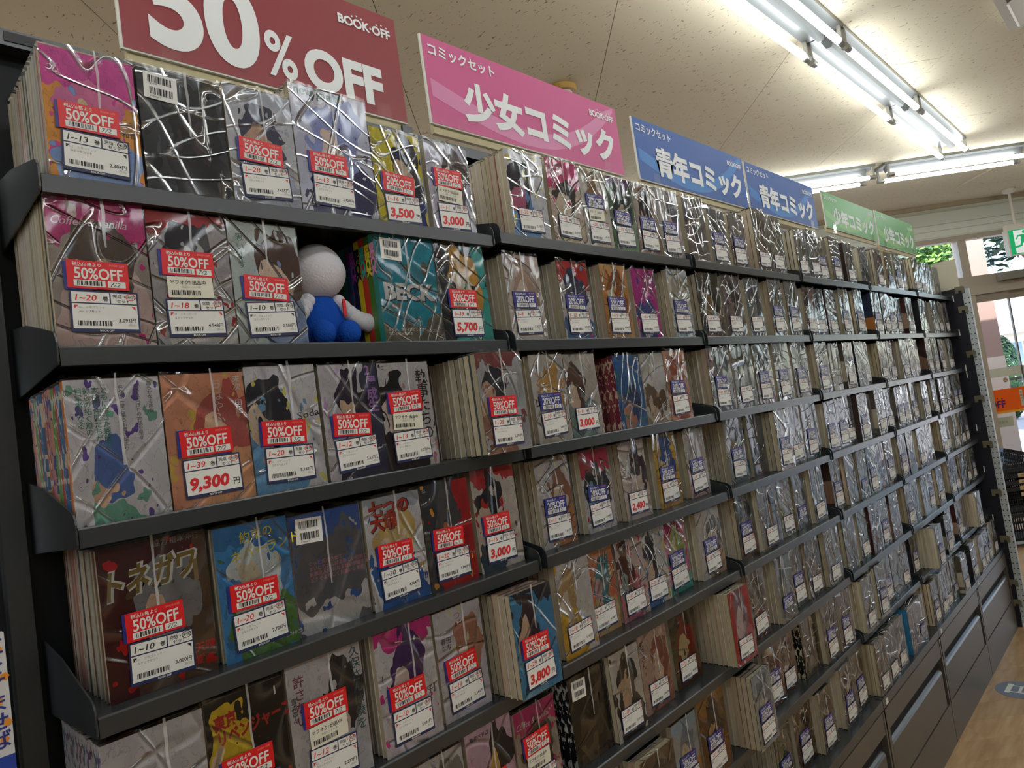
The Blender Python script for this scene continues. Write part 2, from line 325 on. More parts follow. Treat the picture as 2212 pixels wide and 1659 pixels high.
struct(fbox(MB(), -7.1, 16.1, -5.1, -5, 0, 3.3).build('wall_rear', wall_m))
# roof keeps the sky out above the ceiling
struct(fbox(MB(), -7.2, 16.2, -5.2, DW+.1, 3.34, 3.5).build('trim_1', wall_m))
# ------------------------------------------------------------------ bookcase bays
BW = .75
RZ = [None, 1.912, 1.700, 1.493, 1.2845, 1.0785, .869, .661, .4545]
def rowz(bay, r): return 1.903 if (bay == 1 and r == 1) else RZ[r]
def shelf_prof(z): return [(0, z-.0225), (0, z-.002), (.002, z), (.225, z), (.225, z-.004), (.012, z-.004), (.012, z-.0225)]
def bracket_prof(z):
    p = [(.224, z-.034), (.0, z-.0215), (-.003, z-.018), (-.003, z+.004)]
    p += [(-.003+.02*(1-math.cos(a)), z+.004+.016*math.sin(a)) for a in (.4, .8, 1.2)]
    p += [(.06, z+.032), (.13, z+.05), (.224, z+.062)]
    return p
BAYN = {0: 'leftmost bay cut off by the photo edge', 1: 'nearest bay under the red sign', 2: 'second bay under the pink sign', 3: 'third bay under the nearer blue sign', 4: 'fourth bay under the farther blue sign', 5: 'fifth bay under the nearer green sign', 6: 'last bay beside the perforated end post'}
num_m = mat('number plate', '15161a', .5)
for bay in range(0, 7):
    x0 = (bay-1)*BW; x1 = x0+BW
    t = empty('bookcase_bay', (x0, 0, 0)); tag(t, 'dark grey steel bookcase, '+BAYN[bay], 'bookcase', 'row of joined bookcase bays')
    lx = 0; rx = BW
    MB().box(BW-.0265, BW-.0005, .2, .25, 0, 2.2).build('upright', steel, t)
    MB().box(.001, BW-.027, .226, .236, .44, 2.18).build('back_panel', panel_m, t)
    MB().box(.001, BW-.027, .196, .226, 2.160, 2.184).build('header_rail', steel, t)
    for r in range(1, 8):
        z = rowz(bay, r)
        if bay == 0 and r != 5: continue
        s = MB().prism_x(shelf_prof(z), .012, BW-.012).build('shelf', steel, t)
        for a in (.0085, BW-.0105): MB().prism_x(bracket_prof(z), a, a+.002).build('bracket', steel, s)
    if bay == 0: continue
    zd = RZ[8]
    MB().box(.002, BW-.002, -.03, .225, zd-.03, zd).build('deck', steel, t)
    MB().box(.004, BW-.004, -.012, .225, .16, zd-.03).build('carcass', hole_m, t)
    MB().box(.006, BW-.006, -.03, -.012, .352, .421).build('upper_panel', drawer_m, t)
    dr = MB().prism_x([(-.03, .165), (-.03, .296), (-.026, .304), (-.018, .308), (-.006, .306), (-.006, .165)], .03, BW-.05).build('drawer', drawer_m, t)
    MB().prism_x([(-.0305, .297), (-.0265, .305), (-.018, .3095), (-.018, .307), (-.025, .303), (-.029, .296)], .03, BW-.05).build('pull_edge', pull_m, dr)
    MB().box(BW-.018, BW-.006, -.0315, -.012, .155, .421).build('stile', drawer_m, t)
    MB().box(.006, .026, -.031, -.012, .155, .421).build('stile', drawer_m, t)
    MB().box(.003, BW-.003, -.03, .2, .0, .158).build('plinth', drawer_m, t)
    if bay >= 4: MB().box(.03, .05, -.0318, -.03, .43, .446).build('label_holder', cream_m, t)
    pl = MB().box(.03, .075, .1945, .196, 2.166, 2.180).build('number_plate', num_m, t)
    if bay == 2: MB().text('242', .0525, 2.1695, .0095, y=.194, align='C', bold=.01).build('lettering', white_m, pl)
# end post with perforated strip and clips
t = empty('end_post', (4.5, 0, 0)); tag(t, 'tall dark end post with perforated grey strip at far end of bookcases', 'post')
MB().box(.016, .034, -.05, .25, .05, 1.955).build('panel', steel_d, t)
MB().box(.016, .034, -.048, .25, 0, .05).build('foot', steel_d, t)
MB().box(.02, .05, -.084, -.0505, .02, 1.945).build('perforated_strip', perf_m, t)
mb = MB()
for i in range(62):
    for yy in (-.077, -.058):
        z = .06+i*.03
        mb.add([(.0197, yy+.0036*math.cos(a*math.pi/4), z+.0036*math.sin(a*math.pi/4)) for a in range(8)], [tuple(range(7, -1, -1))])
tag(mb.build('punched_holes', hole_m, t), kind='stuff')
for z in (1.90, 1.70, 1.49, 1.45, 1.14, .9, .62, .35):
    MB().box(.0155, .016, -.005, .0, z-.018, z+.018).build('slot', white_m, t)
clip_m = mat('smoky clip', '6a6653', .3); 
for z in (1.945, 1.83, 1.568, 1.305, 1.042, .763, .499, .249, .138):
    MB().prism_x([(-.066, z-.02), (-.066, z+.012), (-.058, z+.018), (-.018, z+.018), (-.018, z-.02), (-.034, z-.02), (-.034, z-.006), (-.05, z-.006), (-.05, z-.02)], .009, .0155).build('clip', clip_m, t)
card_m = mat('grey card', 'c4bda8', .7)
tag(MB().prism_x([(-.04, 1.956), (-.04, 2.13), (.075, 2.13), (.075, 1.956)], 4.534, 4.54).build('divider_card', card_m), 'plain beige card standing on the far end post', 'card')

# ------------------------------------------------------------------ shop front
struct(fbox(MB(), -7, 16, 6.08, 6.12, 3.075, 3.112).build('trim_2', trimd_m))
box_m = mat('shutter box white', 'e4e7da', .5)
sb = struct(fbox(MB(), -7, 16, 6.33, 6.42, 2.815, 3.14).build('trim_3', box_m))
for z0, z1 in ((2.825, 2.885), (2.892, 2.95), (2.957, 3.06)): fbox(MB(), -6.9, 15.9, 6.318, 6.33, z0, z1).build('box_panel', box_m, sb)
fbox(MB(), -6.9, 15.9, 6.20, 6.33, 3.085, 3.13).build('soffit_board', box_m, sb)
fbm = struct(fbox(MB(), -7, 16, 6.34, 6.44, 2.765, 2.815).build('trim_4', trim_m))
struct(fbox(MB(), -7, 16, 6.34, 6.44, 2.182, 2.377).build('trim_5', trim_m))
struct(fbox(MB(), -7, 5.23, 6.36, 6.44, 0, .28).build('trim_6', trim_m))
ms = [-7, -5.6, -4.25, -2.9, -1.55, -.2, 1.15, 2.5, 3.88, 5.23, 6.75, 8.2, 9.6, 11.0, 12.4, 13.8, 15.2]
for a in ms: struct(fbox(MB(), a, a+.088, 6.35, 6.43, 0, 2.815).build('trim_%d' % (7+ms.index(a)), trim_m))
k = 1
for a, b_ in zip(ms[:-1], ms[1:]):
    w = empty('window_%d' % k, fr(a+.09, 6.4, 2.38)); struct(w); k += 1
    q = fbox(MB(), .0, b_-a-.092, -.003, .003, .0, .385).build('pane', glass_m, w)
    if b_ <= 5.24 or a >= 6.7:
        w = empty('window_%d' % k, fr(a+.09, 6.4, .28)); struct(w); k += 1
        fbox(MB(), .0, b_-a-.092, -.003, .003, .0, 1.9).build('pane', glass_m, w)
# sliding doors
band_m = mat('door orange', 'ff6a12', .45, emit=.0); yel_m = mat('door yellow', 'f5b035', .45); pur_m = mat('logo purple', '5c1f6e', .45); frost_m = mat('frosted strip', 'd6d8c8', .6); alu = mat('door rail', 'a3998a', .45, .2)
for i, (s0, s1, dd) in enumerate(((5.322, 5.672, 6.38), (5.676, 6.74, 6.41))):
    dr = empty('door_%d' % (i+1), fr(s0, dd, 0), 0); struct(dr); L = s1-s0
    fbox(MB(), 0, L, -.012, .012, 2.10, 2.18).build('top_rail', alu, dr); fbox(MB(), 0, L, -.012, .012, 0, .09).build('bottom_rail', alu, dr)
    fbox(MB(), L-.012, L, -.012, .012, .09, 2.1).build('stile', mat('door edge', '6f6c66', .4, .3), dr)
    fbox(MB(), 0, L-.012, -.003, .003, .09, 2.1).build('pane', glass_m, dr)
    fbox(MB(), 0, L-.012, -.0045, -.0035, 1.31, 1.40).build('frosted_strip', frost_m, dr)
    fbox(MB(), 0, L-.012, -.0045, -.0035, .962, 1.183).build('orange_band', band_m, dr)
    fbox(MB(), 0, L-.012, -.0045, -.0035, .937, .962).build('yellow_band', yel_m, dr)
    if i == 0:
        def ftx(name, fn, mats, y=-.006, ps=dr):
            mb = MB(); fn(mb); mb.v = [tuple(TV*x+NV*(yy+y)+Vector((0, 0, z))) for x, yy, z in mb.v]; return mb.build(name, mats, ps)
        ftx('band_logo', lambda mb: logo(mb, 5.44-s0, 1.0, .098, 0, 0), pur_m)
        ftx('door_notice', lambda mb: mb.plate(.275, .305, .99, 1.155, 0), cream_m)
        ftx('notice_lettering', lambda mb: mb.text('自\n動\nド\nア', .279, 1.118, .024, y=-.0005, lh=1.25), black_m)
        ftx('warning_disc', lambda mb: mb.disc(.158, 1.273, .024, 0, 0, 24), grey_m)
        ftx('warning_triangle', lambda mb: (mb.add([(.142, -.0005, 1.262), (.174, -.0005, 1.262), (.158, -.0005, 1.293)], [(0, 1, 2)])), yel_m)
        ftx('warning_mark', lambda mb: mb.text('!', .154, 1.266, .022, y=-.001, bold=.02), black_m)
        ftx('grey_tag', lambda mb: (mb.plate(.21, .315, 1.26, 1.288, 0), mb.disc(.21, 1.274, .014, 0), mb.disc(.315, 1.274, .014, 0)), grey_m)
        ftx('tag_lettering', lambda mb: mb.text('9:00', .265, 1.268, .016, y=-.0005), black_m)
        ftx('hours_strip', lambda mb: mb.plate(.0, .165, .80, .90, 0), mat('hours strip', 'b9bfa8', .5))
        ftx('hours_lettering', lambda mb: mb.text('営業中', .012, .835, .034, y=-.0005), grey_m)
t = empty('door_sensor', fr(5.556, 6.32, 2.285), TH); tag(t, 'grey motion sensor box on the door header', 'sensor')
MB().prism_x([(-.045, .0), (-.055, .02), (-.05, .062), (.02, .066), (.02, .0)], 0, .29).build('casing', mat('sensor grey', '9c9a90', .5), t)
MB().box(.02, .27, -.05, -.02, -.003, .0).build('lens', hole_m, t)
# ------------------------------------------------------------------ outside
gm = mat('asphalt', '8d8d8c', .9); struct(fbox(MB(), -60, 90, DW+.1, 120, -.3, -.1).build('ground', gm))
brick_m = mat('pillar brick', 'c3a6a2', .85)
n, l, b = nodes_of(brick_m); tc = n.new('ShaderNodeTexCoord'); bt = n.new('ShaderNodeTexBrick'); bt.inputs['Scale'].default_value = 9; bt.inputs['Color1'].default_value = lin('94736f'); bt.inputs['Color2'].default_value = lin('886662'); bt.inputs['Mortar'].default_value = lin('a08a84')
l.new(tc.outputs['Generated'], bt.inputs[0]); l.new(bt.outputs[0], b.inputs['Base Color'])
t = empty('pillar', fr(6.0, 7.4, -.1), TH); tag(t, 'pinkish tiled pillar standing outside the glass', 'pillar')
MB().box(0, .23, 0, .23, 1.62, 3.6).build('shaft', brick_m, t); MB().box(-.005, .235, -.005, .235, 0, 1.62).build('base', mat('pillar white', 'd6d0c8', .7), t)
leaf_ms = [mat('leaf dark', '223f2c', .6), mat('leaf mid', '3c6634', .6), mat('leaf light', '6c9a40', .6)]
bark = mat('bark', '6b5a48', .9)
def tree(s, d, zc, r, trunk, n, label, mi, leaf=.12, sq=.7):
    p = fr(s, d, -.1); t = empty('tree', p); tag(t, label, 'tree', 'trees outside the shop front')
    mb = MB(); mb.tube((0, 0, 0), (.05, .03, zc*.7), trunk, 9, r2=trunk*.6)
    for k_ in range(4): a = k_*1.7; mb.tube((.05, .03, zc*.62), (r*.55*math.cos(a), r*.55*math.sin(a), zc+.2*r), trunk*.45, 6, r2=trunk*.15)
    mb.build('trunk', bark, t)
    rng = random.Random(int(s*100)); mb = MB()
    blobs = [(Vector((rng.uniform(-.6, .6)*r, rng.uniform(-.6, .6)*r, zc+rng.uniform(-.5, .55)*r*sq)), r*rng.uniform(.3, .5)) for _ in range(12)]
    for i in range(n):
        c, br = rng.choice(blobs); v = Vector((rng.gauss(0, 1), rng.gauss(0, 1), rng.gauss(0, 1))).normalized()*br*rng.uniform(.6, 1.05)
        q = c+v; a = Vector((rng.gauss(0, 1), rng.gauss(0, 1), rng.gauss(0, .5))).normalized(); b_ = a.orthogonal().normalized()
        w = leaf*rng.uniform(.5, 1.1)
        mb.add([q-a*w, q+b_*w*.45, q+a*w, q-b_*w*.45], [(0, 1, 2, 3)], rng.choice(mi))
    tag(mb.build('foliage', leaf_ms, t), kind='stuff'); return t
tree(7.6, 12.5, 4.5, 2.0, .14, 7000, 'leafy dark tree seen through the left transom pane', [0, 0, 1])
tree(11.6, 13.2, 4.7, 2.4, .15, 9000, 'leafy tree seen above the door through right transom', [0, 0, 0, 1], .16)
tree(6.45, 9.4, 3.17, .66, .07, 1800, 'bright green small tree low behind the left transom pane', [2, 2, 1], .07)
t = empty('clipped_shrub', fr(12.5, 16.5, -.1)); tag(t, 'rounded clipped shrub outside beside the pillar', 'shrub')
mb = MB(); rng = random.Random(3)
for i in range(1800):
    v = Vector((rng.gauss(0, 1), rng.gauss(0, 1), rng.gauss(0, 1))).normalized(); q = Vector((v.x*.42, v.y*.42, 1.05+v.z*1.08)); a = v.orthogonal().normalized(); b_ = v.cross(a); w = .07
    mb.add([q-a*w, q-b_*w*.6, q+a*w, q+b_*w*.6], [(0, 1, 2, 3)], rng.choice((0, 1, 1)))
tag(mb.build('foliage', leaf_ms, t), kind='stuff'); MB().tube((0, 0, 0), (0, 0, .4), .05, 8).build('stem', bark, t)
t = empty('house', fr(15.5, 27, -.1), TH); tag(t, 'white two storey house across the street', 'house')
hw = mat('house white', 'e2ded4', .8); MB().box(0, 13, 0, 7, 0, 2.6).build('wall', hw, t)
MB().prism_x([(-.8, 2.5), (3.5, 4.2), (7.8, 2.5), (7.8, 2.4), (3.5, 4.05), (-.8, 2.4)], -.6, 13.6).build('roof', mat('house roof', 'b9b9bd', .6), t)
for i, x in enumerate((2.2, 4.6, 7.4, 10.2)):
    w = MB().box(x, x+1.3, -.03, .0, 1.1, 2.1).build('window', mat('house frame', 'f0f0ee', .5), t); MB().plate(x+.06, x+.62, 1.16, 2.04, -.035).plate(x+.68, x+1.24, 1.16, 2.04, -.035).build('pane', mat('house glass', '7d96a6', .1), w)
t = empty('garden_wall', fr(8, 21, -.1), TH); tag(t, 'low white wall along the street outside', 'wall')
MB().box(0, 22, 0, .15, 0, .75).build('panel', mat('wall white', 'dfe2e4', .7), t); MB().box(-.02, 22.02, -.03, .18, .75, .82).build('coping', mat('coping', 'c8ccd0', .7), t)

# ------------------------------------------------------------------ sign boards
def arc_band(w, h, y, mi):
    mb = MB(); pts = []
    for i in range(13):
        a = i/12; x = w*(.02+.96*a); z0 = h*(.32-.42*math.sin(a*2.2)+.95*a*a*a); pts.append((x, max(0.002, min(h-.002, z0)), max(.002, min(h-.002, z0+h*(.2)))))
    for i in range(12):
        a, b_ = pts[i], pts[i+1]
        if a[2]-a[1] < 1e-4 and b_[2]-b_[1] < 1e-4: continue
        mb.add([(a[0], y, a[1]), (b_[0], y, b_[1]), (b_[0], y, b_[2]), (a[0], y, a[2])], [(0, 1, 2, 3)], mi)
    return mb
edge_m = mat('foam edge', 'd8d6cc', .6)
sign_w = mat('sign lettering', 'dedfde', .5)
def sign(x, w, z, h, hexc, hex2, main, label, kind='comic'):
    t = empty('shelf_sign', (x, .2, z)); tag(t, label, 'sign', 'signs along the top rail')
    fm = mat('sign '+hexc, hexc, .4)
    MB().box(0, w, 0, .005, 0, h, 0).build('board', edge_m, t)
    MB().plate(.004, w, .003, h, -.0006).build('printed_face', fm, t)
    if kind == 'comic':
        arc_band(w, h, -.0009, 0).build('printed_swoosh', mat('swoosh '+hex2, hex2, .4), t)
        MB().text(main, w*.55, h*.205, h*.48, y=-.0016, align='C', bold=.048, xs=.8*w/(h*.48*5.9), res=4).build('title', sign_w, t)
        MB().text('コミックセット', w*.025, h*.80, h*.15, y=-.0016, bold=.025, res=3).build('heading', sign_w, t)
        mb = MB(); logo(mb, w*.975, h*.77, h*.115, -.0016, 0); mb.build('logo', sign_w, t)
    else:
        mb = MB(); mb.fit('50', .046, .237, .030, .152, -.0016, bold=.035, res=8); mb.fit('%', .245, .306, .029, .084, -.0016, bold=.02); mb.fit('OFF', .322, .502, .027, .079, -.0016, bold=.045)
        mb.build('title', sign_w, t)
        mb = MB(); logo(mb, .539, .181, .0262, -.0016, 0); mb.build('logo', sign_w, t)
    MB().box(.01, w-.01, .006, .016, -.018, .012).build('holder_rail', mat('holder rail', 'cbbf98', .6), t)
    for cx in (.10, .86):
        MB().box(w*cx, w*cx+.034, -.006, -.0045, -.018, .03).box(w*cx, w*cx+.034, -.006, .0, -.0195, -.018).build('clip', clear_m, t)
    return t
SH = .208
sign(.182, .556, 2.204, .232, '86222a', '', '', 'dark red discount sign reading 50%OFF above the nearest bay', 'off')
sign(.806, .742, 2.222, SH, 'c04e82', 'cc7ca4', '少女コミック', 'pink sign with white Japanese lettering above the second bay')
sign(1.632, .752, 2.228, SH-.006, '27559c', '3478bc', '青年コミック', 'blue sign nearer to the pink sign')
sign(2.400, .70, 2.228, SH-.012, '27559c', '3478bc', '青年コミック', 'blue sign beside the green signs')
sign(3.215, .775, 2.250, SH-.03, '64a462', '84b86e', '少年コミック', 'green sign beside the blue sign')
sign(4.02, .765, 2.236, SH-.008, '64a462', '84b86e', '少年コミック', 'green sign farthest along the bookcase, nearest the windows')
t = tag(MB().prism_y([(4.55, 2.2), (4.87, 2.2), (4.87, 2.5), (4.55, 2.49)], .33, .335).build('yellow_sign', mat('yellow card', 'd9c25e', .5)), 'yellow sign peeking out behind the farthest green sign', 'sign')
# ------------------------------------------------------------------ lamps
lamp_white = mat('lamp housing', '7c7e7c', .3, .5); socket_m = mat('lamp socket', '8d897e', .5); cap_m = mat('tube cap', '8c8880', .35, .6)
tube_m = mat('lit tube', 'f4fbff', .5, emit=TUBE)
def lamp(loc, rz, label, L=1.25, seg=14):
    t = empty('fluorescent_lamp', loc, rz); tag(t, label, 'lamp', 'ceiling strip lamps')
    # along local x, hanging below z=0
    MB().box(0, L, -.085, .085, -.02, 0).build('housing', lamp_white, t)
    MB().prism_x([(-.03, -.02), (-.012, -.06), (.012, -.06), (.03, -.02)], .045, L-.045).build('reflector', lamp_white, t)
    for yy in (-.075, .075):
        for a in (.012, L-.034):
            MB().box(a+.004, a+.018, yy-.008, yy+.008, -.1, -.02).tube((a, yy, -.1), (a+.022, yy, -.1), .0175, 12).build('socket', socket_m, t)
        tb = MB().tube((.062, yy, -.1), (L-.062, yy, -.1), .0155, seg).build('tube', tube_m, t, smooth=False)
        mb = MB().tube((.034, yy, -.1), (.062, yy, -.1), .016, 12); mb.tube((L-.062, yy, -.1), (L-.034, yy, -.1), .016, 12); mb.build('tube_cap', cap_m, tb)
    return t
yl = .045
names = ['nearest visible lamp unit, cut by the top of the photo', 'middle lamp unit of the row above the bookcase', 'last lamp unit of the row above the bookcase']
for i in range(-4, 4):
    x = 4.385-1.262*(3-i)
    lab = {1: names[0], 2: names[1], 3: names[2]}.get(i, 'strip lamp outside the photo, row above the bookcase')
    lamp((x, yl, CH), 0, lab)
for i, s in enumerate((-.1, 1.1, 2.3, 3.5, 4.85)):
    lab = ['strip lamp near windows hidden behind the bookcase signs', 'second strip lamp near windows hidden behind the signs', 'strip lamp partly behind the blue sign near windows', 'strip lamp across the ceiling above the exit sign', 'strip lamp near windows outside the photo'][i]
    lamp(fr(s, 4.47, CH), TH, lab, 1.13)
for yy in (-1.45, -3.3, 2.6):
    for i in range(0, 7):
        lamp((-4.0+1.262*i, yy, CH), 0, 'strip lamp of a neighbouring aisle, outside the photo', seg=6)
# ceiling bits
t = empty('air_conditioner', (3.87, -.95, CH)); tag(t, 'white ceiling air conditioner cut off at top right corner', 'air conditioner')
acm = mat('ac plastic', 'd6d0c2', .4)
mb = MB(); mb.prism_z([(-.45+.03, -.41), (.0, -.41), (.03, -.38), (.03, .38), (.0, .41), (-.42, .41)], -.05, 0); mb.build('casing', acm, t)
MB().box(-.40, -.06, .30, .37, -.056, -.05).build('air_slot', mat('ac slot', '4a443c', .5), t)
MB().prism_x([(.29, -.052), (.36, -.085), (.37, -.08), (.3, -.05)], -.38, -.08).build('louvre', acm, t)
t = empty('smoke_detector', (2.43, 1.03, CH)); tag(t, 'round yellowed smoke detector above the pink sign', 'smoke detector')
mb = MB(); mb.tube((0, 0, 0), (0, 0, -.025), .075, 28, r2=.07); mb.build('base', mat('aged plastic', 'b98e3a', .5), t)
MB().tube((0, 0, -.025), (0, 0, -.055), .05, 24, r2=.032).build('sensor_head', mat('detector white', 'cfc6b4', .5), t)
# exit sign
t = empty('exit_sign', fr(5.49, 5.87, 2.73), TH); tag(t, 'green running man exit sign hanging from a rod', 'exit sign')
green_m = mat('exit green', '12a868', .4, emit=.25); exw = mat('exit white', 'dfe6e2', .4, emit=.25)
MB().tube((0, 0, 0.0), (0, 0, .37), .012, 10).build('rod', acm, t)
MB().ball((0, 0, .37), (.06, .06, .035), 16, 8).build('canopy', acm, t)
MB().box(-.10, .26, -.03, .03, -.02, .03).build('bracket', acm, t)
MB().box(-.115, .3, -.03, .03, -.27, -.02).build('casing', acm, t)
MB().plate(-.10, .295, -.262, -.026, -.031).build('green_face', green_m, t)
mb = MB(); mb.plate(-.055, .12, -.255, -.035, -.0315); mb.build('white_panel', exw, t)
mb = MB(); Y = -.032
def limb(a, b_, w):
    d = Vector((b_[0]-a[0], b_[1]-a[1])); p = Vector((-d.y, d.x)).normalized()*w/2
    mb.add([(a[0]-p.x, Y, a[1]-p.y), (b_[0]-p.x, Y, b_[1]-p.y), (b_[0]+p.x, Y, b_[1]+p.y), (a[0]+p.x, Y, a[1]+p.y)], [(0, 1, 2, 3)])
mb.disc(.045, -.055, .016, Y); limb((.03, -.08), (.02, -.15), .036); limb((.03, -.085), (-.02, -.09), .014); limb((-.018, -.09), (-.035, -.12), .012); limb((.035, -.085), (.07, -.11), .014); limb((.068, -.108), (.1, -.1), .012)
limb((.018, -.14), (.0, -.19), .022); limb((.0, -.185), (-.055, -.195), .018); limb((.024, -.14), (.06, -.19), .02); limb((.058, -.185), (.09, -.225), .018); limb((.05, -.24), (.1, -.215), .012)
mb.build('running_figure', green_m, t)
# floor sticker
t = empty('floor_sticker', (3.622, -.155, 0)); tag(t, 'round grey floor sticker with pale symbol beside the drawers', 'floor sticker')
n_ = 36; MB().prism_z([(.096*math.cos(2*math.pi*i/n_), .096*math.sin(2*math.pi*i/n_)) for i in range(n_)], .0, .0012).build('disc', mat('sticker slate', '6b7688', .5), t)
mb = MB()
def fq(pts): mb.add([(a-3.622, b_+.155, .0016) for a, b_ in pts], [tuple(range(len(pts)))])
fq([(3.571, -.102), (3.573, -.122), (3.680, -.125), (3.678, -.104)]); fq([(3.655, -.123), (3.655, -.195), (3.664, -.195), (3.664, -.123)]); fq([(3.583, -.122), (3.583, -.2), (3.592, -.2), (3.592, -.122)])
fq([(3.59, -.152), (3.59, -.164), (3.658, -.164), (3.658, -.152)]); fq([(3.575, -.192), (3.575, -.205), (3.672, -.205), (3.672, -.192)])
mb.build('printed_symbol', mat('symbol pale', 'd8dcd2', .5), t)
# ------------------------------------------------------------------ plush on second shelf of the nearest bay (plain, no face)
wp = mat('white plush', 'd5d3da', .95, spec=.1); bp_ = mat('blue plush', '1d4fae', .95, spec=.1)
bump_noise(wp, 320, .25); bump_noise(bp_, 320, .35)
t = empty('plush_doll', (.398, .075, 1.70)); tag(t, 'seated white and blue plush doll between two comic sets', 'plush toy')
MB().ball((0, 0, .128), (.0475, .043, .047), 24, 16, fn=lambda p: Vector((p.x*(1.0-.16*max(0, p.z)), p.y, p.z*.98))).build('head', wp, t, smooth=True)
MB().ball((.0, .004, .05), (.036, .031, .048), 20, 14, fn=lambda p: Vector((p.x*(1.08-.22*p.z), p.y*(1.05-.2*p.z), p.z))).build('body', bp_, t, smooth=True)
for sx in (-1, 1):
    mb = MB()
    for k in range(7):
        a = k/6; c = (sx*(.028+.046*a), -.008-.012*a, .078-.036*a-.008*math.sin(a*3)); mb.ball(c, .0125+.0035*a, 12, 8)
    mb.build('arm', wp, t, smooth=True)
    mb = MB().ball((sx*.023, -.036, .021), (.0175, .022, .021), 16, 10); mb.ball((sx*.022, -.018, .018), (.017, .026, .017), 14, 8)
    mb.build('foot', bp_, t, smooth=True)
MB().box(.022, .0275, -.03, -.0275, .05, .078).build('side_tag', red_m, t)
# ------------------------------------------------------------------ picture book at the left edge
t = empty('picture_book', (-.19, .05, RZ[5])); tag(t, 'tall white picture book with blue Japanese title at left edge', 'book')
MB().box(0, .134, 0, .012, 0, .316).build('cover', mat('book white', 'c9c8cc', .5), t)
MB().box(.001, .13, .012, .02, .002, .313).build('pages', pages_m, t)
MB().plate(.0, .134, .172, .188, -.0005).plate(.0, .134, .0, .05, -.0005).build('blue_band', mat('book blue', '20409a', .5), t)
MB().text('耳\nを\nす\nま\nせ\nば', .112, .294, .021, y=-.0008, lh=.92, bold=.015).build('title', mat('title indigo', '27307e', .5), t)
mb = MB()
for fx, fz in ((.127, .30), (.131, .27), (.124, .245), (.13, .222), (.126, .205)): mb.disc(fx, fz, .0045, -.0007, 0, 5)
mb.build('printed_stars', mat('star orange', 'd98a28', .5), t)
MB().plate(.1, .134, .135, .17, -.0005).build('printed_patch', cover_mat('7a9a4a c98a4a c07a30 d8b080 7a9a4a', 'W', 2.0), t)
# ------------------------------------------------------------------ stacked baskets by the door
bk = mat('basket black', '23262c', .45); hd = mat('handle tan', 'b9a27a', .5)
def basket(loc, rz, tilt, label, first=None):
    t = empty('shopping_basket', loc, rz); t.rotation_euler = (tilt, tilt*.6, rz); tag(t, label, 'basket', 'stacked shopping baskets')
    if first:
        for c in first.children:
            q = c.copy(); COL.objects.link(q); q.parent = t
            for g in c.children:
                e = g.copy(); COL.objects.link(e); e.parent = q
        return t
    W2, D2, H = .215, .145, .21
    mb = MB()
    for (a, b_, c, d) in ((-W2, W2, -D2-.012, -D2+.004), (-W2, W2, D2-.004, D2+.012), (-W2-.012, -W2+.004, -D2, D2), (W2-.004, W2+.012, -D2, D2)): mb.box(a, b_, c, d, H-.03, H)
    mb.build('rim', bk, t)
    k_ = .86
    for sy in (-1, 1):
        mb = MB()
        for i in range(23):
            x = -W2+.01+i*(2*W2-.02)/22
            mb.box(x-.004, x+.004, sy*D2*.94-.003, sy*D2*.94+.003, .0, H-.03)
        for zz in (.0, .07, .13): mb.box(-W2*.97, W2*.97, sy*D2*.94-.003, sy*D2*.94+.003, zz, zz+.014)
        mb.build('side_lattice', bk, t)
    for sx in (-1, 1):
        mb = MB()
        for i in range(15):
            y = -D2+.012+i*(2*D2-.024)/14
            mb.box(sx*W2*.94-.003, sx*W2*.94+.003, y-.004, y+.004, .0, H-.03)
        for zz in (.0, .07, .13): mb.box(sx*W2*.94-.003, sx*W2*.94+.003, -D2*.97, D2*.97, zz, zz+.014)
        mb.build('end_lattice', bk, t)
    MB().box(-W2*.93, W2*.93, -D2*.93, D2*.93, 0, .006).build('base', bk, t)
    lbp = MB().box(-.06, .06, -D2-.0145, -D2-.012, H-.075, H-.045).build('name_plate', hd, t)
    MB().text('BOOK·OFF', 0, H-.066, .014, y=-D2-.0152, align='C', bold=.02).build('lettering', black_m, lbp)
    for sy in (-1, 1):
        mb = MB(); mb.box(-W2+.03, W2-.03, sy*.03-.006, sy*.03+.006, H-.002, H+.008); mb.build('handle', hd if sy > 0 else bk, t)
    return t
bx = fr(4.42, 4.98, .055)
cart = empty('basket_base', fr(4.42, 4.98, 0), TH); tag(cart, 'low pale blue base under the stacked baskets', 'stand')
MB().box(-.225, .225, -.155, .155, .03, .05).build('tray', mat('tray blue', 'a9b6c2', .4), cart)
for sx in (-1, 1):
    for sy in (-1, 1): MB().tube((sx*.19, sy*.12, 0), (sx*.19, sy*.12, .03), .018, 10).build('caster', bk, cart)
lv = ['bottom basket of the stack by the door, tan nameplate', 'second basket up in the stack by the door', 'third basket up in the stack by the door', 'fourth basket up in the stack by the door', 'fifth basket up in the stack by the door', 'top basket tilted on the stack by the door']
first = None
for i, z in enumerate((.0, .212, .262, .312, .362, .47)):
    q = basket((bx.x, bx.y, bx.z+z), TH, .0 if i < 5 else -.0, lv[i], first)
    if i == 5: q.rotation_euler = (0, .32, TH+.1)
    first = first or q

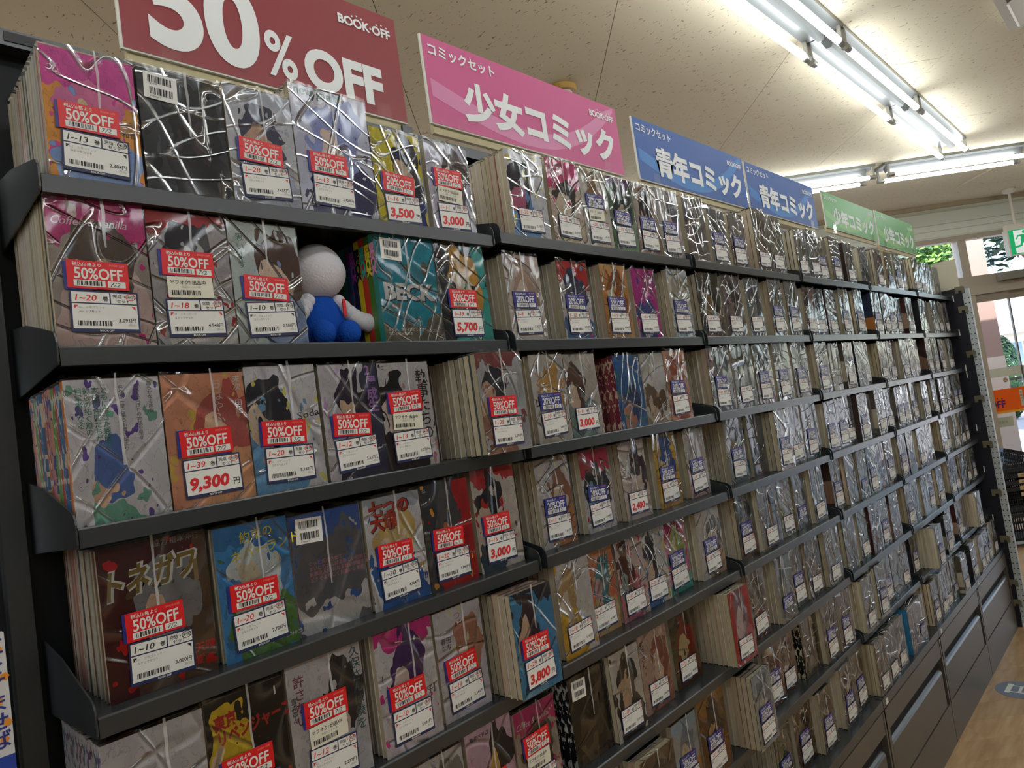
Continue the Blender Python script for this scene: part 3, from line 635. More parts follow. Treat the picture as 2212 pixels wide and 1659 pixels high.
# ------------------------------------------------------------------ comic sets
# book: covers at both faces, spine at +x, pages between (unit size, scaled per book)
def book_mesh():
    mb = MB(); c = .055
    mb.box(-.5, .5, -.5, -.5+c, 0, 1, 1); mb.box(-.5, .5, .5-c, .5, 0, 1, 1); mb.box(.493, .5, -.5+c, .5-c, 0, 1, 1)
    mb.box(-.488, .493, -.5+c, .5-c, .008, .992, 0)
    return mb.mesh('book', [pages_m, white_m])
BOOK = book_mesh()
BCOL = [mat('cover tone '+h, h, .5) for h in ('d8d4cc', 'c9c2b4', 'cfd2d6', 'b8ada0', 'dccfd0', '9a8f84', 'c2cbd0', 'e0dccf', '7d5a50', '4d5660', 'a98f62', 'c48a86')]
def book_copy(parent, x, y, z, w, t, h, m, flip):
    o = bpy.data.objects.new('book', BOOK); COL.objects.link(o); o.parent = parent
    o.location = (x, y, z); o.scale = (w, t, h)
    if flip: o.rotation_euler = (0, 0, math.pi)
    o.material_slots[1].link = 'OBJECT'; o.material_slots[1].material = m
    return o
# printed pieces, shared between sets
CACHE = {}
def barcode(mb, x0, x1, z0, z1, y, mi, seed=1, n=22):
    rng = random.Random(seed); x = x0
    while x < x1:
        w = (x1-x0)/n*rng.choice((.4, .4, .8, 1.2)); mb.plate(x, min(x+w, x1), z0, z1, y, mi); x += w+(x1-x0)/n*rng.choice((.35, .6, .9))
def disc_print(kind):
    k = ('disc', kind)
    if k in CACHE: return CACHE[k]
    mb = MB(); y = -.0004; W_, H_ = .066, .034; x0 = -W_/2; z0 = -H_/2
    mb.text('税込価格より', x0+.006, z0+.0272, .0052, y, 0, bold=.012)
    mb.fit('20%OFF' if kind == '20' else '50%OFF', x0+.0075, x0+.0595, z0+.0119, .0134, y, 0, bold=.02, res=3)
    mb.plate(x0+.0065, x0+.040, z0+.0025, z0+.0102, y, 0); mb.plate(x0+.0425, x0+.062, z0+.0025, z0+.0102, y, 0)
    barcode(mb, x0+.010, x0+.037, z0+.0036, z0+.0092, y-.0002, 1, 4, 16)
    mb.text({'5': '7/2', '51': '5/1', '20': '7/2'}[kind], x0+.045, z0+.0035, .0078, y-.0002, 1, shear=.2, xs=1.2)
    mb.text('BOOK·OFF', x0+.062, z0+.0288, .0034, y, 2, align='R', bold=.01)
    CACHE[k] = mb.mesh('lettering', [white_m, black_m, mat('print rose', 'e88a80', .5)]); return CACHE[k]
def plate_mesh(key, w, h, t, mats, extra=None):
    if key in CACHE: return CACHE[key]
    mb = MB().box(-w/2, w/2, 0, t, -h/2, h/2, 0)
    if extra: extra(mb)
    CACHE[key] = mb.mesh(key, mats); return CACHE[key]
LW, LH = .074, .050
def label_extra(mb):
    y = -.0002
    mb.plate(-LW/2+.002, -LW/2+.042, LH/2-.0145, LH/2-.0018, y, 1); mb.plate(-LW/2+.0435, LW/2-.002, LH/2-.0145, LH/2-.0018, y, 1); mb.plate(-LW/2+.002, LW/2-.002, -LH/2+.0042, LH/2-.016, y, 1)
def label_print(rng_, col, price, big):
    k = ('lab', rng_, col, price, big)
    if k in CACHE: return CACHE[k]
    mb = MB(); y = -.0004; x0 = -LW/2; zt = LH/2; pen = 2 if col == 'r' else 1
    mb.text(rng_, x0+.0055, zt-.0122, .0105, y, pen, bold=.012, shear=.18, xs=1.12); mb.text('巻', x0+.0345, zt-.0115, .0062, y, 1, bold=.02)
    mb.text('完結・未完', x0+.0455, zt-.0078, .0052, y, 1, bold=.015); mb.text('セット', x0+.0495, zt-.0134, .0052, y, 1, bold=.015)
    cx = x0+(.0505 if len(rng_) % 2 else .0655); R = .0058
    for i in range(16):
        a, b_ = i*math.pi/8, (i+1)*math.pi/8
        mb.add([(cx+R*math.cos(a), y-.0001, zt-.0062+R*.75*math.sin(a)), (cx+R*math.cos(b_), y-.0001, zt-.0062+R*.75*math.sin(b_)), (cx+R*.85*math.cos(b_), y-.0001, zt-.0062+R*.62*math.sin(b_)), (cx+R*.85*math.cos(a), y-.0001, zt-.0062+R*.62*math.sin(a))], [(3, 2, 1, 0)], pen)
    if big:
        mb.text(price, x0+.006, -LH/2+.0105, .021, y, 2, bold=.045, shear=.15, xs=1.08); mb.text('円', LW/2-.0125, -LH/2+.0105, .0095, y, 1, bold=.02)
    else:
        mb.text('333', x0+.007, zt-.0215, .0032, y, 3); mb.text('少年コミック', x0+.016, zt-.0215, .0034, y, 3); mb.text('コミックセット', x0+.0085, zt-.0262, .0034, y, 1)
        barcode(mb, x0+.007, x0+.043, -LH/2+.0075, -LH/2+.0135, y, 1, len(price)+3)
        mb.text(price+'円', LW/2-.0045, -LH/2+.0125, .0062, y, 1, bold=.015, align='R'); mb.text('(税込)', LW/2-.0045, -LH/2+.0078, .0036, y, 3, align='R')
        for sx in (-1, 1): mb.add([(sx*(LW/2-.004), y, zt-.0178), (sx*(LW/2-.0085), y, zt-.0178), (sx*(LW/2-.004), y, zt-.0225)], [(0, 1, 2)], pen)
    mb.text('BOOK·OFF', 0, -LH/2+.0009, .0032, y, 0, align='C', bold=.02)
    CACHE[k] = mb.mesh('lettering', [white_m, black_m, redpen, grey_m]); return CACHE[k]
def yahoo_print():
    if 'yah' in CACHE: return CACHE['yah']
    mb = MB(); y = -.0004; mb.text('ヤフオク! 出品中', -.026, .004, .0062, y, 0, bold=.01); mb.text('商品セット 1~巻', -.012, -.001, .0034, y, 1); barcode(mb, -.025, .012, -.0105, -.004, y, 0, 9, 26)
    CACHE['yah'] = mb.mesh('lettering', [black_m, grey_m]); return CACHE['yah']
def backlabel_print():
    if 'bkl' in CACHE: return CACHE['bkl']
    mb = MB(); y = -.0004; barcode(mb, -.016, .014, .004, .014, y, 0, 21, 20); barcode(mb, -.014, .016, -.012, -.002, y, 0, 23, 20); mb.text('9 784088 7', -.014, -.016, .003, y, 0); mb.text('1920979', -.014, .0015, .0028, y, 0)
    CACHE['bkl'] = mb.mesh('lettering', [black_m]); return CACHE['bkl']
def film_mesh(w, d, h, rng, fm, tuft=True):
    mb = MB(); e = .0012; nx = 9; x0, x1 = -e, w+e
    top = [h+e+(rng.uniform(.0005, .006) if tuft else .0005)+(.004 if i in (0, nx-1) and rng.random() < .6 else 0) for i in range(nx)]
    xs = [x0+(x1-x0)*i/(nx-1) for i in range(nx)]
    bot = [(x, -e, .0005) for x in xs]; tp = [(x, -e-.0003*(i % 2), z) for i, (x, z) in enumerate(zip(xs, top))]
    mb.add(bot+tp, [(i, i+1, nx+i+1, nx+i) for i in range(nx-1)])
    bk = [(x, d, h+e) for x in xs]
    mb.add([(x, -e, h+e) for x in xs]+bk, [(i, i+1, nx+i+1, nx+i) for i in range(nx-1)])
    mb.add([(x0, -e, .0005), (x0, d, .0005), (x0, d, h+e), (x0, -e, h+e)], [(0, 3, 2, 1)], 1)
    mb.add([(x1, -e, .0005), (x1, d, .0005), (x1, d, h+e), (x1, -e, h+e)], [(0, 1, 2, 3)], 1)
    sx = w*rng.uniform(.46, .6); zs = h*rng.uniform(.35, .7); pts = [(sx+rng.uniform(-.0008, .0008), zs+(h+e+.005-zs)*k/5) for k in range(6)]
    mb.add([(a, -e-.0009, z) for a, z in pts]+[(a+rng.uniform(.0018, .0042), -e-.0012, z) for a, z in pts], [(k, k+6, k+7, k+1) for k in range(5)], 2)
    return mb.mesh('wrap_film', [fm, film_side, film_seam])
ORD = ['first', 'second', 'third', 'fourth', 'fifth', 'sixth', 'seventh', 'eighth', 'ninth']
ROWN = [None, 'top shelf', 'second shelf', 'third shelf', 'fourth shelf', 'fifth shelf', 'sixth shelf', 'seventh shelf', 'bottom deck']
BAYO = [None, 'nearest bay', 'second bay', 'third bay', 'fourth bay', 'fifth bay', 'last bay']
def comic_set(bay, row, idx, x, w, y, h, cname, side='p', spines=None, cols='d8d8d8 c8c8c8 505050 e0c8b0 a0a0a0', style='F', disc=0, rng_='', col='r', price='', big=False, yahoo=False, back=False, titles=(), dv=0.0, depth=.18, fine=True, du=0.0):
    z = rowz(bay, row); R = random.Random(bay*1000+row*100+idx*7)
    t = empty('comic_set', (x, y, z))
    tag(t, 'shrink-wrapped comics, %s cover, %s from left, %s, %s' % (cname, ORD[idx], ROWN[row], BAYO[bay]), 'book set', 'shrink-wrapped comic sets on the shelves')
    depth = min(depth, .19-max(0, y)+max(0, -y)*.5)
    flip = side == 's'; yy = .0008; i = 0
    if fine:
        while yy < depth-.01:
            tk = R.uniform(.0122, .0158) if not flip else R.uniform(.014, .017)
            if flip: m = spine_mat(*spines[i % len(spines)])
            else: m = R.choice(BCOL)
            j = R.uniform(-.0012, .0012) if i else 0
            book_copy(t, w/2+j, yy+tk/2, 0, w*R.uniform(.985, 1.0), tk-.0004, h*(R.uniform(.985, 1.0) if i else 1), m, flip); yy += tk; i += 1
    else:
        mb = MB(); ci = 0
        while yy < depth-.01:
            tk = R.uniform(.0125, .016); j = R.uniform(0, .0015)
            mb.box(j, w, yy, yy+.0009, 0, h, 1); mb.box(j, w, yy+tk-.0013, yy+tk-.0005, 0, h, 1); mb.box(.0015+j, w-.001, yy+.0009, yy+tk-.0013, .0015, h-.0015, 0)
            if flip: mb.box(j, .0014+j, yy+.0009, yy+tk-.0013, 0, h, 1)
            yy += tk
        mb.build('books', [pages_m, spine_mat(*spines[0]) if flip else R.choice(BCOL)], t)
    # printed front cover
    mb = MB().plate(0, w, 0, h, 0); me = mb.mesh('front_cover', [cover_mat(cols, style, bay*3.7+row*1.3+idx*.71)])
    uvl = me.uv_layers.new(name='UV'); 
    for li, c in enumerate(((0, 0), (1, 0), (1, 1), (0, 1))): uvl.data[li].uv = c
    cv = link('front_cover', me, t)
    for (tx_, fu, fv, sz, hx, opt) in titles:
        mb = MB(); mb.text(tx_, fu*w, fv*h, sz, y=-.0003, bold=opt.get('b', .01), shear=opt.get('sh', 0), xs=opt.get('xs', 1), lh=opt.get('lh', .95), rot=opt.get('rot', 0), align=opt.get('al', 'L'))
        if 'o' in opt:
            mo = MB(); mo.text(tx_, fu*w+opt.get('ox', 0), fv*h-opt.get('ox', 0), sz, y=-.0002, bold=opt.get('b', .01)+opt.get('ow', .04), shear=opt.get('sh', 0), xs=opt.get('xs', 1), lh=opt.get('lh', .95), rot=opt.get('rot', 0), align=opt.get('al', 'L')); mo.build('title_outline', mat('title '+opt['o'], opt['o'], .5), cv)
        mb.build('title', mat('title '+hx, hx, .5), cv)
    link('wrap_film', film_mesh(w, depth, h, R, film_far if bay >= 3 else film_tight if (bay == 1 and row >= 3) or (bay == 2 and row >= 6) else film_m), t)
    sy = -.0026
    cu = w*(.45+du)
    zl = LH/2+h*.065+h*dv
    if rng_:
        o = link('price_label', plate_mesh('price_label', LW, LH, .0004, [navy_m, white_m], label_extra), t); o.location = (min(max(cu+.004, LW/2+.003), w-LW/2-.003), sy, zl); a = R.uniform(-.05, .05); o.rotation_euler = (0, a, 0)
        p = link('lettering', label_print(rng_, col, price or R.choice(('3,091', '2,728', '4,548', '5,182')), big), o)
    zd = zl+(LH/2+.002 if rng_ else 0)
    if yahoo:
        zd += .0145; o = link('auction_label', plate_mesh('auction_label', .058, .028, .0004, [cream_m]), t); o.location = (cu, sy-.0003, zd-.001); o.rotation_euler = (0, R.uniform(-.04, .06), 0); link('lettering', yahoo_print(), o); zd += .0135
    if disc:
        zd += .0175; kind = {5: '5', 51: '51', 2: '20'}[disc]
        if disc != 2 and fine:
            o = link('old_sticker', plate_mesh('old_sticker', .066, .034, .0003, [blue_m]), t); o.location = (cu-.0035, sy+.0002, zd-.0005); o.rotation_euler = (0, R.uniform(-.03, .03), 0)
        o = link('discount_sticker', plate_mesh('discount'+kind, .066, .034, .0004, [blue_m if disc == 2 else red_m]), t); o.location = (min(cu, w-.036), sy-.0004, zd); o.rotation_euler = (0, R.uniform(-.05, .06), 0)
        link('lettering', disc_print(kind), o)
    if back:
        o = link('barcode_label', plate_mesh('barcode_label', .042, .036, .0003, [white_m]), t); o.location = (w*.26, sy+.001, h*.86); o.rotation_euler = (0, .05, 0); link('lettering', backlabel_print(), o)
    return t
T = {
(1,1):[(0.025,0.103,0.012,0.166),(0.132,0.110,0.012,0.168),(0.246,0.103,0.012,0.176),(0.351,0.138,0.012,0.205),(0.492,0.103,0.012,0.166),(0.608,0.103,0.012,0.166)],
(1,2):[(0.014,0.107,0.012,0.185),(0.123,0.103,0.012,0.178),(0.228,0.104,0.012,0.175),(0.471,0.124,0.012,0.183),(0.598,0.119,0.012,0.183)],
(1,3):[(0.014,0.103,0.012,0.169),(0.119,0.106,0.012,0.170),(0.227,0.107,0.012,0.176),(0.340,0.103,0.012,0.174),(0.445,0.103,0.012,0.173),(0.616,0.120,0.012,0.185)],
(1,4):[(0.033,0.124,0.030,0.178),(0.166,0.103,0.026,0.174),(0.274,0.117,0.031,0.169),(0.395,0.109,0.026,0.171),(0.506,0.105,0.025,0.175),(0.624,0.110,0.030,0.182)],
(1,5):[(0.014,0.112,0.017,0.170),(0.128,0.103,0.017,0.173),(0.235,0.117,0.014,0.180),(0.372,0.108,0.008,0.180),(0.492,0.103,0.017,0.175),(0.614,0.103,-0.039,0.175)],
(1,6):[(0.523,0.105,0.016,0.190),(0.630,0.106,0.011,0.171)],
(2,1):[(0.819,0.112,0.012,0.182),(0.945,0.111,0.012,0.188),(1.058,0.103,0.012,0.183),(1.163,0.103,0.012,0.183),(1.272,0.103,0.012,0.183),(1.377,0.109,0.012,0.184)],
(2,2):[(0.770,0.103,0.012,0.172),(0.932,0.103,0.012,0.171),(1.084,0.103,0.012,0.174),(1.208,0.103,0.012,0.172),(1.371,0.103,0.012,0.180)],
(2,3):[(0.803,0.103,0.012,0.177),(0.909,0.105,0.012,0.175),(1.082,0.103,0.012,0.168),(1.189,0.103,0.012,0.169),(1.294,0.103,0.012,0.173)],
(2,4):[(0.804,0.103,0.040,0.177),(0.951,0.103,0.045,0.176),(1.084,0.103,0.037,0.178),(1.238,0.103,0.045,0.177),(1.383,0.103,0.045,0.175)],
(2,5):[(0.787,0.103,0.010,0.180),(0.902,0.103,0.035,0.175),(1.012,0.103,0.033,0.174),(1.117,0.103,0.041,0.174),(1.222,0.103,0.045,0.173),(1.363,0.123,0.035,0.170)],
(2,6):[(0.793,0.117,0.025,0.166),(0.912,0.103,0.013,0.175),(1.043,0.113,0.032,0.170),(1.184,0.117,0.041,0.166),(1.364,0.108,-0.022,0.180)],
(2,7):[(0.923,0.123,-0.020,0.172),(1.085,0.103,0.008,0.173),(1.190,0.123,0.003,0.183),(1.383,0.103,-0.038,0.178)],
(3,1):[(1.514,0.113,0.012,0.186),(1.648,0.103,0.012,0.166),(1.775,0.103,0.012,0.169),(1.948,0.103,0.012,0.205),(2.057,0.106,0.012,0.191)],
(3,2):[(1.521,0.128,0.012,0.177),(1.663,0.123,0.012,0.179),(1.813,0.103,0.012,0.178),(1.983,0.103,0.012,0.183),(2.114,0.103,0.012,0.183)],
(3,3):[(1.514,0.128,0.012,0.176),(1.653,0.128,0.012,0.179),(1.794,0.117,0.012,0.178),(1.935,0.123,0.012,0.181),(2.077,0.128,0.012,0.182)],
(3,4):[(1.602,0.128,0.044,0.179),(1.732,0.103,0.036,0.182),(1.849,0.103,0.003,0.181),(1.984,0.103,0.022,0.181),(2.107,0.128,0.024,0.184)],
(3,5):[(1.576,0.103,0.034,0.176),(1.681,0.128,0.017,0.179),(1.863,0.103,0.038,0.174),(1.968,0.103,0.034,0.176),(2.079,0.103,0.019,0.178)],
(3,6):[(1.544,0.103,0.018,0.181),(1.700,0.103,0.006,0.180),(1.843,0.103,0.028,0.171),(1.948,0.128,0.021,0.175),(2.088,0.127,0.011,0.179)],
(3,7):[(1.598,0.106,0.034,0.175),(1.706,0.103,0.039,0.166),(1.842,0.128,0.027,0.166),(1.972,0.120,0.012,0.177),(2.097,0.121,0.009,0.173)],
(3,8):[(1.587,0.103,0.034,0.177),(1.692,0.127,0.023,0.176),(1.821,0.104,-0.002,0.171),(1.998,0.108,-0.004,0.182),(2.133,0.103,0.005,0.176)],
}
T[(1, 6)].insert(0, (.41, .105, .016, .174)); T[(1, 3)][5] = (.607, .112, -.045, .176)
RB = [('c83a30', '20a0a0'), ('e8d030', '181818'), ('d83830', '30a898'), ('e8e030', '303030'), ('7a3aa0', '207070'), ('2060a0', 'b02060')]
SPEC = {
(1,1): [('magenta and orange', dict(cols='f0a040 e24aa0 e878a8 f2cfa0 8aa6dc', style='T', disc=5, rng_='1~13', col='k', price='2,384', titles=[('河原和音', .62, .40, .009, '303040', {})])),
  ('black', dict(cols='33363c 4a4e55 1a1b20 3a2a30 202228', style='R', back=True, side='s', spines=[('202228', '70747a'), ('1a1a1e', '803040')])),
  ('pale grey figure', dict(cols='d4d4d8 c8ccd8 4a4a62 d0a890 b8bccc', style='F', disc=5, rng_='1~28', price='3,455', titles=[('1', .72, .76, .02, '202028', {'b': .02}), ('opening', .66, .68, .006, '9090b0', {})])),
  ('tall lavender', dict(cols='d6d6ea e6e2f2 98a2da f0d2c6 40406a', style='F', disc=5, rng_='1~13', price='2,728', titles=[('new game!', .06, .93, .02, '7a9a80', {'b': .02}), ('得\n能\n正\n太\n郎', .06, .83, .007, '505060', {})], du=-.06)),
  ('yellow and navy', dict(cols='e0cc30 f0dc58 28283a e8c8a8 2c3a7c', style='R', disc=5, rng_='1~16', price='3,500', big=True, dv=-.05)),
  ('pale lilac', dict(cols='d2cadc e4d8dc 5a4a52 f0b888 c8d0dc', style='R', disc=5, rng_='1~11', price='3,000', big=True, yahoo=True, dv=-.05))],
(1,2): [('magenta topped', dict(cols='a89a90 cc2c7c 5c4a40 e8c890 d8bcb4', style='T', disc=5, rng_='1~20', price='3,091', dv=.03, titles=[('Coffee & vanilla', .05, .80, .0145, 'e8d0d8', {'b': 0, 'sh': .35, 'xs': .9}), ('1', .88, .62, .022, 'e0e0e0', {'b': 0}), ('コーヒー', .7, .7, .007, '402030', {})])),
  ('grey and red', dict(cols='b4aeb0 b03038 22222c dcc0a8 d0ccc8', style='F', disc=5, rng_='1~18', price='4,548', yahoo=True, titles=[('のこ', .68, .1, .013, 'e8e8e8', {})])),
  ('pale green grey', dict(cols='ccd6d2 d4dcd8 5a4036 f0d2ba 90a2c4', style='R', disc=5, rng_='1~10', col='k', price='2,500', titles=[('思\nい\nま\nす', .1, .85, .012, '609088', {'lh': 1.1}), ('1', .42, .62, .014, '505050', {})])),
  ('teal white-titled', dict(cols='1f92a8 2394aa 1f92a8 1f92a8 6b6656', style='K', back=True, side='s', spines=[('2f8f88', '2a8a84'), ('4a7a2c', '46762c'), ('c83a30', 'c4382e'), ('d8c42c', 'd4c02a'), ('2a2c54', '2c2e58'), ('205888', '902050')], titles=[('BECK', .5, .40, .038, 'e2e2e2', {'b': .045, 'al': 'C', 'xs': 1.12, 'o': '101418', 'ox': .0018, 'ow': .015}), ('あの日、エディはどこに居て、\nなにを思ったのか', .06, .105, .0062, 'd8d4c8', {'lh': 1.1}), ('GOODIES', .7, .09, .007, 'd8d4c8', {})])),
  ('dark and turquoise', dict(cols='2c3036 32363c e0aa50 f0e2c4 45b2aa', style='S', disc=5, rng_='1~39', price='5,700', big=True, dv=-.02))],
(1,3): [('white flowered back', dict(cols='e6e4ea 6a4c9e 5a78bc e0b89c 78b49e', style='I', side='s', spines=[('d88040', 'e8e0d0'), ('4a7ab0', 'e0d8c8'), ('c84a48', 'f0e8e0'), ('70a860', 'e0e0d0'), ('e0a090', '4a60a0'), ('b05a90', 'f0e0e0')], titles=[('目\n撃\n者\nと\nな\nる', .10, .90, .0085, '3f8a78', {}), ('彼\nら\nの\n拓\nく\n道\nの', .18, .90, .0085, '3f8a78', {}), ('家\n族\nが\n仲\n間\nた\nち\nが', .27, .90, .0085, '3f8a78', {}), ('と\nも\nに\n生\nき\nた\n恩\n師\nが', .36, .90, .0085, '3f8a78', {}), ('名\n作\nが\n一\n堂\nに\n集\nう\n新\n章\nの\n始\nま\nり', .55, .92, .006, '707478', {}), ('描\nか\nれ\nる\nほ\nど\nの\n物\n語\nを\n是\n非', .72, .92, .006, '707478', {}), ('高\nら\nか\nな\nる\n序\n曲', .86, .94, .006, '707478', {})])),
  ('orange and peach', dict(cols='f0a684 e6c25c cc6058 f8caa4 f0b084', style='R', disc=5, rng_='1~39', price='9,300', big=True, titles=[('末\n次\n\n由\n紀', .86, .92, .011, 'f2e8e4', {}), ('ち\nは\nや\nふ\nる', .58, .88, .016, 'f0dcd4', {'b': 0}), ('一', .12, .86, .016, 'f4e6d8', {})])),
  ('white, yellow and black', dict(cols='e8e6ec e6dc70 30303a f0d4bc 74aedc', style='L', disc=5, rng_='1~20', price='5,182', titles=[('Soda', .68, .55, .014, '303038', {'rot': .15, 'xs': 1.3}), ('RMC', .1, .70, .009, '1c1c22', {'b': .03})])),
  ('white and black haired', dict(cols='dcd8de caaad8 32283c f0ccae 40405a', style='S', disc=5, rng_='1~12', price='5,637', titles=[('2\n屋\n成\n生', .78, .90, .02, 'b080c8', {'b': .03})])),
  ('light grey calligraphy', dict(cols='d8d4d6 c88a98 1e1c22 f0dacc 2c2228', style='L', disc=5, rng_='1~13', price='2,273', yahoo=True, titles=[('執\n事\nた\nち\nの', .72, .80, .026, '1a1a1e', {'lh': .9}), ('1', .12, .8, .015, '303030', {}), ('FC', .04, .94, .008, '1a1a1e', {})])),
  ('grey and russet', dict(cols='c8c8cc 9a5a5a 3c3c48 d8b298 a87c6a', style='D', disc=5, rng_='1~25', price='5,091', titles=[('ゴ\nー\nル', .55, .82, .014, '26262a', {})]))],
(1,4): [('dark red and black', dict(cols='4a1216 c8141c 8a8a90 e6c0a2 5c4232', style='S', disc=5, rng_='1~10', col='k', price='3,000', titles=[('トネガワ', .05, .66, .038, '8a7028', {'b': .03, 'sh': .3, 'rot': .1, 'xs': .74, 'o': 'e8e8e4', 'ow': .045}), ('1', .86, .66, .036, '9a8040', {'b': .03}), ('協力:福本伸行', .5, .95, .009, '8a8480', {}), ('作：', .48, .155, .01, 'd8d0c8', {}), ('萩原天晴', .58, .16, .013, 'd02028', {'b': .02}), ('三好智樹', .5, .08, .012, 'd02028', {'b': .02})])),
  ('blue sky and green', dict(cols='4a98dc 3a7ab8 dce6ea e6d8bc 5a8a48', style='F', disc=5, rng_='1~20', price='2,728', titles=[('約束の', .34, .86, .016, 'e6d23a', {'rot': .1}), ('ネバーランド', .2, .72, .017, 'e6d23a', {'rot': .12, 'sh': .1}), ('1', .84, .66, .012, 'e0a850', {'b': .02}), ('JUMP COMICS', .62, .06, .007, 'c8ccd0', {})])),
  ('grey back with blue bands', dict(cols='6a6c76 3a62b2 d8d8dc e2e2e4 e2e0e4', style='B', side='s', back=True, spines=[('b8bcc8', 'c84040'), ('3a62b0', 'e0e0e0')], titles=[('ぐっと成長させて\nまいにちがんばる新しい物語です\n新章突入!新たなる戦いが始まる\nどうぞよろしくお願いします', .2, .56, .007, 'd88a96', {'lh': 1.1})])),
  ('white with red lettered', dict(cols='e6e4e8 b8c0cc e4c480 f8e2cc 3a6cb4', style='F', disc=51, rng_='1~30', col='k', price='4,364', titles=[('七つの\n大罪', .08, .84, .026, 'c83a2c', {'b': .04, 'lh': .85, 'o': '301818', 'ow': .03}), ('鈴木央', .62, .27, .012, 'e0b030', {'b': .02}), ('突破!!', .66, .16, .014, '2a50b0', {'b': .04})])),
  ('dark uniform on orange', dict(cols='44464e f0a444 52565e dc8464 c02830', style='S', disc=51, rng_='1~20', price='4,840', titles=[('SS', .05, .93, .008, 'd8d8d8', {}), ('1', .9, .2, .012, 'e8d020', {'b': .03})])),
  ('cream and red', dict(cols='e0d6ce c82f36 2c2c34 e8d2bc 2c4c62', style='D', disc=51, rng_='1~16', price='3,000', big=True, titles=[('聖\n☆\nお\nに\nい\nさ\nん', .46, .9, .012, '28282c', {}), ('1', .06, .84, .022, 'c82830', {'b': .05})]))],
(1,5): [('plain white back', dict(cols='d8d4d8 d4d0d4 d8d4d8 d8d4d8 d8d4d8', style='N', side='s', spines=[('d0ccd0', '6a5a88'), ('d2ced0', '507080'), ('d0ccd0', '906060')])),
  ('black and red lettered', dict(cols='181819 222022 e6c232 e8caac c01a20', style='L', disc=5, rng_='1~20', titles=[('東京\nリベンジャーズ', .1, .78, .02, 'c01c22', {'b': .04, 'xs': .72, 'rot': .08}), ('1', .88, .88, .016, 'e0e0e0', {'b': .02})])),
  ('grey with dark haired', dict(cols='d8d2d6 cfcad0 2e2a32 e8d2ca ced2dc', style='R', disc=5, rng_='1~12', price='2,273', yahoo=True, titles=[('久\n保\nさ\nん\nは\n僕\nを', .84, .90, .017, '40606a', {'lh': 1.0}), ('許\nさ\nな\nい', .08, .83, .017, '903a58', {'lh': 1.0}), ('雪\n森\n寧\n々', .03, .72, .009, '404048', {})])),
  ('magenta and violet', dict(cols='e6e2e8 d8348c 4c2a6c f4dad4 e0d8e2', style='F', disc=5, rng_='1~10', price='3,091', titles=[('【推しの子】', .45, .36, .014, '703060', {'xs': .8}), ('1', .07, .6, .016, '404048', {'b': 0})])),
  ('pale with brown haired', dict(cols='dcd6de d8cfae b88268 f8e2d4 d8d4e2', style='R', disc=5, rng_='1~11', price='2,340', titles=[('つ\nば\nさ\nと', .42, .88, .016, 'c0707e', {'b': 0}), ('春田\nなな', .1, .70, .011, '4a4648', {})])),
  ('overhanging blue', dict(cols='4c9cd2 343a48 40303c e8c8ac 74b4da', style='D', disc=5, rng_='1~29', price='3,800', big=True))],
(1,6): [('grey', dict(cols='c8c4c4 bcb8b8 8a8684 dccfc0 b0a8a4', style='R', rng_='1~9')),
  ('pink', dict(cols='e0b8cc d8a8c0 221c24 e8b468 e0c0d0', style='R', disc=5, rng_='1~14', titles=[('島海ペドロ', .1, .86, .0085, '302830', {'b': .02})])),
  ('crimson topped', dict(cols='a89a90 c02c6c 5c4a40 e8c890 d8bcb4', style='T', disc=5, rng_='1~20', yahoo=True, titles=[('Coffee & vanilla', .05, .82, .0145, 'e8d0d8', {'b': 0, 'sh': .35, 'xs': .9})]))],
(2,1): [('white, blue and yellow', dict(cols='e2e0e4 e4d060 34343e c86a8a 6a9cd4', style='L', rng_='1~20')),
  ('pink and cream', dict(cols='e0c8b8 d8487c 403838 f0dcc0 d8cca8', style='T', rng_='1~15')),
  ('cream and brown', dict(cols='d8d0c4 c8b498 a07850 ecd8bc e0d4b8', style='F', disc=2, rng_='1~20', yahoo=True)),
  ('green and violet', dict(cols='5a7a5a 6a4a70 2c3a34 c8b8a0 8aa888', style='F', disc=2, rng_='1~10')),
  ('brown and black', dict(cols='b8a898 8a6a58 2c2628 e0c0a0 a08068', style='F', disc=2, rng_='1~9')),
  ('grey and beige', dict(cols='c8c0b8 d8ccbc 5a5a64 ecd8c0 b8b0b0', style='R', disc=2, rng_='1~18'))],
(2,2): [('pale beige', dict(cols='e0d0c4 dcc8c0 c8a894 f0dccc e4d8d4', style='F', disc=2, rng_='1~8')),
  ('red, white and blue', dict(cols='dcd8d8 c83a3c 3c4868 ecd8c0 5a7aa8', style='T', disc=2, rng_='1~12')),
  ('burnt orange', dict(cols='d89858 e8b478 a05c30 f0d8b0 d8a468', style='F', disc=2, rng_='1~15')),
  ('magenta and blue', dict(cols='c83c98 d868a8 4458a0 d8c8dc 3c5098', style='W', rng_='1~16')),
  ('cream and pale blue', dict(cols='e0dccc d0d8dc b8b098 ece4d0 c0d0dc', style='F', disc=2, rng_='1~9'))],
(2,3): [('white with orange letters', dict(cols='e2dedc e4dcd4 d8a860 f0d8bc dccdbc', style='F', disc=2, rng_='1~10', titles=[('ソ\nン\nサ', .1, .7, .024, 'e09838', {'b': .03}), ('ガ', .78, .6, .024, 'e09838', {'b': .03}), ('山', .05, .42, .02, '2a2a2e', {'b': .03}), ('0', .16, .84, .012, '202024', {'b': .03})])),
  ('brown haired beige', dict(cols='ddd6cc c8bcb4 6a4a40 f0d4bc 8aa4a0', style='L', rng_='1~11', price='3,000', big=True)),
  ('blue splashed with red', dict(cols='3a70b4 4c9a5c 30487c d89880 5a88c0', style='W', side='s', spines=[('7a2c40', 'd8b8a0'), ('8c3c48', 'd0c0a0'), ('5c2838', 'c89a80')])),
  ('white and brown', dict(cols='e4e0dc dcd8d4 7a6048 f0d8c0 c8a888', style='W')),
